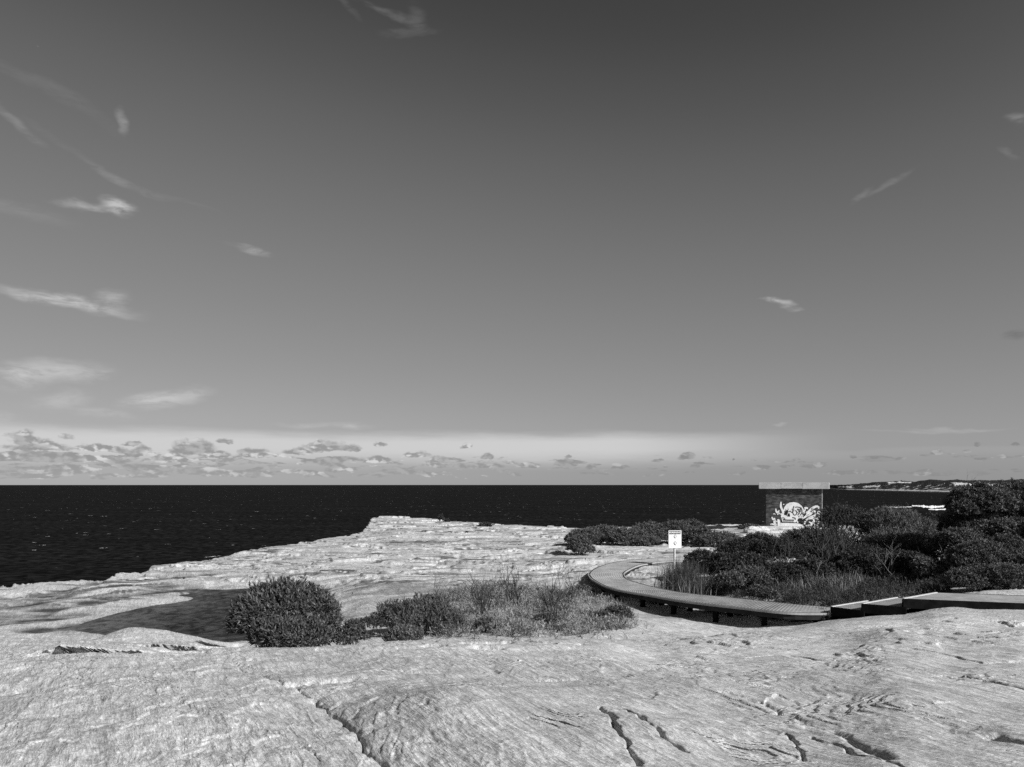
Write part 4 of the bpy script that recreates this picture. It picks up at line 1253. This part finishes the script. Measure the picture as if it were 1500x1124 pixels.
Y1, Y2 = -.012, -.018
mb = MB()
poly_fill(mb, [(545, 610), (548, 560), (565, 510), (600, 460), (650, 432), (715, 424), (775, 436), (830, 468), (868, 520), (880, 590), (862, 650), (815, 690), (770, 715), (745, 760), (690, 762), (600, 760), (535, 752), (520, 700), (508, 660)], Y1)
poly_fill(mb, [(505, 772), (560, 768), (650, 774), (740, 770), (800, 782), (860, 803), (870, 830), (680, 836), (478, 832), (490, 800)], Y1 - .001)
for pts, w in [([(512, 420), (510, 500), (532, 560), (545, 620)], 34), ([(428, 535), (438, 585), (480, 615), (540, 630)], 30), ([(365, 675), (385, 715), (430, 735)], 26), ([(410, 690), (410, 740), (420, 830)], 30), ([(470, 715), (480, 770), (470, 828)], 44),
               ([(455, 640), (470, 600), (480, 560)], 22), ([(340, 800), (380, 795), (420, 820)], 22), ([(560, 470), (550, 455)], 20),
               ([(790, 690), (845, 630), (868, 570), (895, 520), (935, 525)], 46), ([(860, 690), (920, 640), (950, 580), (1000, 525), (1060, 492), (1098, 500), (1096, 528)], 42), ([(900, 660), (970, 620), (1005, 580), (1045, 572), (1040, 592)], 38),
               ([(930, 690), (990, 660), (1040, 640), (1048, 610)], 30), ([(880, 790), (900, 730), (960, 690), (1015, 690), (1030, 735), (990, 770), (950, 745)], 36), ([(900, 815), (960, 805), (1010, 785), (1040, 800)], 34),
               ([(1075, 700), (1100, 715), (1100, 760), (1085, 800)], 28), ([(1060, 800), (1100, 808)], 30), ([(820, 640), (850, 690), (830, 720)], 26), ([(880, 600), (905, 600), (930, 570)], 22), ([(760, 730), (780, 770)], 22), ([(1105, 655), (1106, 668)], 16)]:
    stroke(mb, pts, w, Y1 - .002)
r = np.random.default_rng(78)
for k in range(16):
    cx_, cy_ = (r.uniform(330, 480), r.uniform(560, 820)) if k % 2 else (r.uniform(960, 1120), r.uniform(560, 820))
    a0 = r.uniform(0, 6.28); q_ = r.uniform(14, 30)
    stroke(mb, [(cx_ + q_ * (1 - t * .7) * math.cos(a0 + t * 4), cy_ + q_ * (1 - t * .7) * math.sin(a0 + t * 4)) for t in np.linspace(0, 1, 6)], 11, Y1 - .004 - k * .0001, True)
mural = mb.build('skull_mural', M['white'], hut)
mb = MB()
poly_fill(mb, [(560, 615), (578, 575), (615, 553), (626, 575), (618, 620), (590, 645), (565, 640)], Y2)
poly_fill(mb, [(628, 612), (642, 606), (656, 640), (652, 668), (612, 664), (618, 640)], Y2)
poly_fill(mb, [(785, 705), (830, 700), (910, 720), (905, 738), (860, 732), (790, 728)], Y2)
poly_fill(mb, [(785, 755), (820, 748), (862, 772), (855, 788), (805, 780)], Y2)
for pts, w in [([(715, 490), (700, 545), (698, 600), (720, 640), (755, 625), (760, 585), (738, 560)], 14), ([(735, 510), (780, 505), (830, 530), (842, 590), (815, 640)], 13), ([(690, 600), (650, 575), (632, 590)], 12), ([(800, 440), (850, 490), (880, 545)], 12),
               ([(765, 540), (795, 560), (800, 610), (770, 640)], 12), ([(525, 690), (560, 690), (575, 715)], 12), ([(690, 680), (730, 690), (740, 715)], 16), ([(880, 640), (900, 600), (890, 575)], 11), ([(920, 720), (960, 712), (985, 735)], 11),
               ([(540, 712), (600, 722), (720, 722)], 14), ([(530, 765), (640, 764), (745, 768)], 12), ([(950, 660), (985, 640), (1010, 610)], 10), ([(930, 790), (975, 782)], 10), ([(490, 640), (505, 600)], 10), ([(905, 555), (915, 545)], 18)]:
    stroke(mb, pts, w, Y2 - .001, False)
for k in range(10):
    x = 552 + k * 17
    stroke(mb, [(x, 724), (x + 1, 745), (x, 762)], 6, Y2 - .002, False)
r = np.random.default_rng(77)
for k in range(26):            # small scrolls and spray lines over the pale pattern
    cx_, cy_ = (r.uniform(800, 1050), r.uniform(520, 810)) if k % 3 else (r.uniform(560, 860), r.uniform(470, 690))
    a0 = r.uniform(0, 6.28); q_ = r.uniform(18, 34)
    stroke(mb, [(cx_ + q_ * (1 - t * .75) * math.cos(a0 + t * 5), cy_ + q_ * (1 - t * .75) * math.sin(a0 + t * 5)) for t in np.linspace(0, 1, 6)], 7, Y2 - .003 - k * .0002, True)
mb.build('mural_outline', M['black'], hut)


# ------------------------------------------------------------------ loose rocks and ledges round the hut
def boulder(px, py, d, wpx, hpx, label, seed, depth=.7):
    r = np.random.default_rng(seed)
    c = P(px, py, d); a = wpx * d / F / 2; h = hpx * d / F / 2
    nu, nv_ = 48, 26
    th = np.linspace(0, 2 * math.pi, nu, endpoint=False); ph = np.linspace(-math.pi / 2, math.pi / 2, nv_)
    T, Q = np.meshgrid(th, ph)
    ex = lambda v, p: np.sign(v) * np.abs(v) ** p
    x = ex(np.cos(Q), .5) * ex(np.cos(T), .7); y = ex(np.cos(Q), .5) * ex(np.sin(T), .7); z = ex(np.sin(Q), .7)
    o_ = seed * 3.7
    lum = 1 + .22 * fbm(x * 1.4 + o_ + z, y * 1.4 + z * .6, seed, 4)
    X, Y, Z = x * a * lum, y * a * depth * lum, z * h * (1 + .15 * fbm(x * 3 + o_, y * 3, seed + 1, 3))
    Z = Z * .5 + .5 * terrace(Z + .06 * fbm(X, Y, seed + 2, 3), .22, .12)
    V = np.stack([X.ravel(), Y.ravel(), Z.ravel()], 1)
    idx = np.arange(nu * nv_).reshape(nv_, nu)
    nx_ = np.roll(idx, -1, 1)
    f = np.stack([idx[:-1], nx_[:-1], nx_[1:], idx[1:]], -1).reshape(-1, 4)
    me = mesh_np('boulder', V, f, {'stain_shade': np.zeros(len(V)), 'pale': np.ones(len(V)) * .8}, smooth=False)
    o = obj('boulder', me, M['rock']); o.location = c
    tag(o, label, 'rock')


boulder(1158, 776, 59.2, 104, 10, 'wide flat pale rock ledge under the brick hut', 501, .5)
boulder(1108, 779, 56, 38, 14, 'pale rounded boulder left of the brick hut', 502)
boulder(1095, 787, 53, 26, 7, 'low pale slab below the boulder left of the hut', 503)
boulder(1128, 783, 54, 40, 12, 'pale broken rock in front of the left corner of the hut', 504)
boulder(1232, 779, 58, 60, 9, 'pale low rock ledge right of the brick hut', 505)
boulder(1180, 784, 55, 46, 10, 'pale rock below the mural half hidden by shrubs', 506)
boulder(1389, 770, 40, 12, 4, 'small pale rock showing between the right hand shrubs', 507)

# ------------------------------------------------------------------ sky
def build_world():
    w = bpy.data.worlds.new('World'); scene.world = w; w.use_nodes = True
    g = NT(w.node_tree); bg = w.node_tree.nodes['Background']
    bg.inputs[1].default_value = .1
    K = 1.0 / (.1 * E_)
    sk = g.n('ShaderNodeTexSky', sky_type='NISHITA', sun_disc=False, sun_elevation=SUN_EL, sun_rotation=SUN_AZ, altitude=30)
    sep = g.n('ShaderNodeSeparateColor', {0: sk.outputs[0]})
    # black and white film behind a red filter: only the red channel counts
    fc = g.n('ShaderNodeFloatCurve')
    cv = fc.mapping.curves[0]
    pts = [(0, 0), (.10, .050), (.12, .081), (.15, .130), (.21, .195), (.30, .26), (.37, .30), (.5, .37), (.65, .44), (1, .6)]
    cv.points[0].location = pts[0]; cv.points[1].location = pts[-1]
    for p in pts[1:-1]: cv.points.new(*p)
    fc.mapping.update()
    g.set(fc.inputs['Value'], g.m('MULTIPLY', sep.outputs[0], .1))
    sky = fc.outputs[0]
    d = g.n('ShaderNodeTexCoord').outputs['Generated']
    s = g.n('ShaderNodeSeparateXYZ', {0: g.vm('NORMALIZE', d)})
    az = g.m('MULTIPLY', g.m('ARCTAN2', s.outputs[0], s.outputs[1]), 57.2958)
    el = g.m('MULTIPLY', g.m('ARCSINE', s.outputs[2]), 57.2958)
    cm = g.n('ShaderNodeCombineXYZ', {0: az, 1: el, 2: 0.0}).outputs[0]

    def ae(px, py):
        return (math.degrees(math.atan((px - CX) / F)), math.degrees(math.atan((HOR - py) / math.hypot(F, px - CX))))

    def sz(px, py, w_, h_):
        a0 = ae(px - w_ / 2, py); a1 = ae(px + w_ / 2, py); b0 = ae(px, py - h_ / 2); b1 = ae(px, py + h_ / 2)
        return (a1[0] - a0[0]) / 2, (b0[1] - b1[1]) / 2

    # bright veil low over the sea
    veiln = g.noise(g.mapping(cm, scale=(.10, .8, 1)), 1.0, 5, .6)
    elw = g.m('ADD', el, g.m('MULTIPLY', g.m('SUBTRACT', veiln, .5), 1.1))
    top = g.rng(elw, 4.0, 3.0)
    bot = g.rng(elw, .8, 2.6)
    side = g.rng(az, 24, 6)
    veil = g.m('MULTIPLY', g.m('MULTIPLY', top, bot), g.m('MULTIPLY', side, .92))
    sky = g.mix(veil, sky, .63)
    right_veil = g.m('MULTIPLY', g.m('MULTIPLY', g.rng(elw, 2.5, 2.2), g.rng(elw, 1.6, 2.2)), g.m('MULTIPLY', g.rng(az, 8, 16), .25))
    sky = g.mix(right_veil, sky, .42)
    low = g.m('MULTIPLY', g.rng(el, 1.8, .4), .75)
    sky = g.mix(low, sky, g.rng(az, -33, 25, .44, .31))

    # wisps of cirrus: (px, py, w, h, tilt deg, strength, sharpness)
    wn = g.noise(g.mapping(cm, scale=(.16, .42, 1)), 1.0, 4, .6, col=True)
    warp = g.vm('SCALE', g.vm('SUBTRACT', wn, (.5, .5, .5))); warp.node.inputs['Scale'].default_value = 1.9
    cw = g.vm('ADD', cm, warp)
    fib = g.noise(g.mapping(cm, scale=(.35, 1.3, 1), rot=(0, 0, .12)), 1.0, 6, .65, .5)
    fib2 = g.noise(g.mapping(cm, scale=(.9, 2.2, 1), rot=(0, 0, -.15)), 1.0, 5, .65, .4)
    W = [(95, 443, 240, 24, -5, 1.15), (165, 437, 60, 26, 0, .6), (75, 540, 200, 42, 4, .95), (20, 548, 110, 50, 0, .5), (150, 546, 70, 16, 8, .4), (240, 584, 130, 30, 10, 1.0), (215, 590, 60, 26, 0, .35), (290, 575, 60, 10, 6, .4), (85, 582, 110, 34, 4, .6), (150, 606, 110, 26, -8, .5), (10, 610, 70, 22, 0, .4),
         (170, 298, 56, 28, 0, 1.2), (125, 302, 110, 14, 3, .55), (178, 177, 18, 34, 38, .40), (25, 183, 110, 18, -32, .20), (95, 215, 150, 16, -26, .05), (185, 264, 130, 15, -18, .19), (260, 292, 150, 12, -12, .05), (70, 130, 260, 26, -20, .07), (20, 310, 200, 30, 0, .13),
         (565, 18, 150, 16, -12, .14), (610, 22, 30, 46, 20, .07), (600, 45, 90, 14, 5, .09), (505, 8, 60, 14, -30, .10), (375, 371, 60, 12, -8, .35), (360, 366, 90, 8, -6, .22),
         (1143, 446, 62, 13, -16, .75), (1125, 442, 34, 8, -10, .35), (1168, 455, 30, 8, 0, .35), (1490, 182, 46, 20, -22, .28), (1478, 228, 40, 12, -40, .13), (1300, 265, 90, 14, 26, .15), (1265, 283, 40, 12, 40, .15), (1140, 622, 26, 5, 0, .35), (1400, 629, 180, 8, -4, .35), (480, 625, 150, 16, 2, .5), (515, 628, 40, 12, 0, .4), (1330, 632, 160, 6, -2, .25)]
    acc = 0.0
    for k_, (px, py, w_, h_, tilt, a) in enumerate(W):
        if k_ and k_ % 8 == 0:      # chain the groups so that the shader stack stays small
            t_ = g.n('ShaderNodeCombineXYZ', {0: g.m('MULTIPLY', acc, 1e-7)}).outputs[0]
            cw = g.vm('ADD', cw, t_)
        (u, v), (sx_, sy_) = ae(px, py), sz(px, py, w_, h_)
        mp = g.mapping(cw, (sx_, sy_, 1), (0, 0, math.radians(tilt)), (u, v, 0), 'TEXTURE')
        ln = g.vm('LENGTH', mp, out=1)
        acc = g.m('ADD', acc, g.m('MULTIPLY', g.rng(ln, 1.2, .1), a * .78))
    fibm = g.m('ADD', g.rng(fib, .30, .62, .05, 1.2), g.rng(fib2, .3, .7, -.15, .15))
    cir = g.m('MULTIPLY', acc, fibm, clamp=True)
    sky = g.mix(g.m('MULTIPLY', cir, .9), sky, .56)
    # grey wisp at the right edge
    (u, v), (sx_, sy_) = ae(1485, 497), sz(1485, 497, 46, 22)
    gl = g.vm('LENGTH', g.mapping(cw, (sx_, sy_, 1), (0, 0, 0), (u, v, 0), 'TEXTURE'), out=1)
    sky = g.mix(g.m('MULTIPLY', g.rng(gl, 1.2, .1), g.m('MULTIPLY', fibm, .55)), sky, .13)

    # small cumulus, flat below
    CU = [(35, 640, 56, 24), (98, 641, 24, 10), (55, 652, 120, 18), (150, 655, 90, 14), (192, 648, 34, 9), (205, 661, 40, 18), (285, 655, 80, 26), (328, 645, 30, 10), (372, 662, 62, 16), (258, 670, 56, 12), (320, 666, 60, 10), (410, 668, 24, 7),
          (478, 653, 74, 17), (435, 660, 46, 12), (515, 655, 40, 12), (160, 671, 60, 11), (30, 668, 70, 12), (95, 673, 80, 10), (558, 650, 24, 7), (683, 653, 22, 10), (612, 665, 38, 11), (714, 667, 24, 11), (832, 667, 13, 5), (1005, 668, 28, 12), (1165, 674, 20, 8), (1372, 663, 20, 10), (1432, 650, 13, 6), (1416, 660, 13, 5), (1487, 649, 13, 6),
          (645, 672, 36, 9), (640, 681, 60, 9), (712, 682, 60, 10), (775, 681, 44, 10), (830, 680, 46, 8), (905, 683, 30, 8), (865, 683, 18, 9), (1018, 684, 16, 6), (975, 683, 14, 4), (550, 672, 60, 12), (500, 672, 50, 9), (1240, 692, 60, 8), (1075, 671, 8, 4), (1276, 692, 14, 7), (1250, 668, 14, 4), (1380, 694, 60, 6)]
    cn = g.noise(g.mapping(cm, scale=(1.0, 1.9, 1)), 1.1, 6, .54, .2)
    cwarp = g.vm('SCALE', g.vm('SUBTRACT', g.noise(cm, 1.1, 5, .6, col=True), (.5, .5, .5))); cwarp.node.inputs['Scale'].default_value = .55
    cc = g.vm('ADD', cm, cwarp)
    field = g.m('ADD', g.m('MULTIPLY', cir, 1e-7), -1.0)
    cc = g.vm('ADD', cc, g.n('ShaderNodeCombineXYZ', {0: g.m('MULTIPLY', cir, 1e-7)}).outputs[0])
    for k_, (px, py, w_, h_) in enumerate(CU):
        if k_ and k_ % 8 == 0:
            cc = g.vm('ADD', cc, g.n('ShaderNodeCombineXYZ', {0: g.m('MULTIPLY', field, 1e-7)}).outputs[0])
        (u, v), (sx_, sy_) = ae(px, py + h_ * .25), sz(px, py, w_, h_ * 1.5)
        mp = g.mapping(cc, (sx_, sy_, 1), (0, 0, 0), (u, v, 0), 'TEXTURE')
        q_ = g.n('ShaderNodeSeparateXYZ', {0: mp})
        vv = g.m('MAXIMUM', q_.outputs[1], g.m('MULTIPLY', q_.outputs[1], -2.6))
        rr = g.m('SQRT', g.m('ADD', g.m('MULTIPLY', q_.outputs[0], q_.outputs[0]), g.m('MULTIPLY', vv, vv)))
        field = g.m('MAXIMUM', field, g.m('SUBTRACT', 1.0, rr))
    # broken low bank, thick to the left
    bank = g.noise(g.mapping(cm, scale=(.34, 1.9, 1)), 1.0, 6, .6, .3)
    bk = g.m('ADD', g.rng(bank, .36, .62, -.7, .85, False), g.rng(az, -30, 12, .42, -.45, False))
    bk = g.m('ADD', bk, g.m('MULTIPLY', g.m('ADD', g.rng(el, .1, .7, 1, 0), g.rng(el, 1.7, 2.6, 0, 1)), -1.5))
    field = g.m('MAXIMUM', field, bk)
    fld = g.m('ADD', field, g.m('MULTIPLY', g.m('SUBTRACT', cn, .5), 1.5))
    mask = g.rng(fld, -.02, .40)
    # relief from the same noise, lit from the right and above
    cn2 = g.noise(g.mapping(cm, scale=(1.0, 1.9, 1), loc=(-.22, -.30, 0)), 1.1, 4, .5, .2)
    lit = g.m('ADD', .40, g.m('MULTIPLY', g.m('SUBTRACT', cn, cn2), 2.6))
    big = g.noise(g.mapping(cm, scale=(.30, .9, 1)), 1.0, 3, .5)
    hi = g.m('MULTIPLY', g.rng(big, .44, .60), g.rng(lit, .35, .75))
    ccol = g.mix(g.rng(lit, .1, .8), .29, .43)
    ccol = g.mix(g.m('MULTIPLY', hi, .95), ccol, .72)
    ccol = g.mix(g.rng(az, -6, 14), ccol, g.mix(.5, ccol, .2))
    sky = g.mix(g.m('MULTIPLY', mask, g.rng(el, .2, 2.0, .5, .92)), sky, ccol)
    out = g.m('MULTIPLY', g.m('MAXIMUM', sky, .002), K)
    g.set(bg.inputs[0], g.grey(out))


build_world()
su = bpy.data.lights.new('sun', 'SUN'); su.energy = 4.0; su.angle = math.radians(.53); su.color = (1, 1, 1)
so = bpy.data.objects.new('sun', su); C.objects.link(so)
so.rotation_euler = (math.pi / 2 - SUN_EL, 0, math.pi - SUN_AZ)
so.location = (30, -30, 80)

cam = bpy.data.cameras.new('camera'); co = bpy.data.objects.new('camera', cam); C.objects.link(co)
co.location = (0, 0, EYE); co.rotation_euler = (math.pi / 2, 0, 0)
cam.sensor_fit = 'HORIZONTAL'; cam.sensor_width = 36; cam.lens = 36 * F / 1500
cam.shift_y = (HOR - 562) / 1500
cam.clip_start = .1; cam.clip_end = 100000
scene.camera = co
scene.view_settings.view_transform = 'Standard'; scene.view_settings.look = 'None'
scene.view_settings.exposure = EXPO; scene.view_settings.gamma = 1
scene.cycles.max_bounces = 6
scene.cycles.use_denoising = False
print('faces', sum(len(o.data.polygons) for o in scene.objects if o.type == 'MESH'))
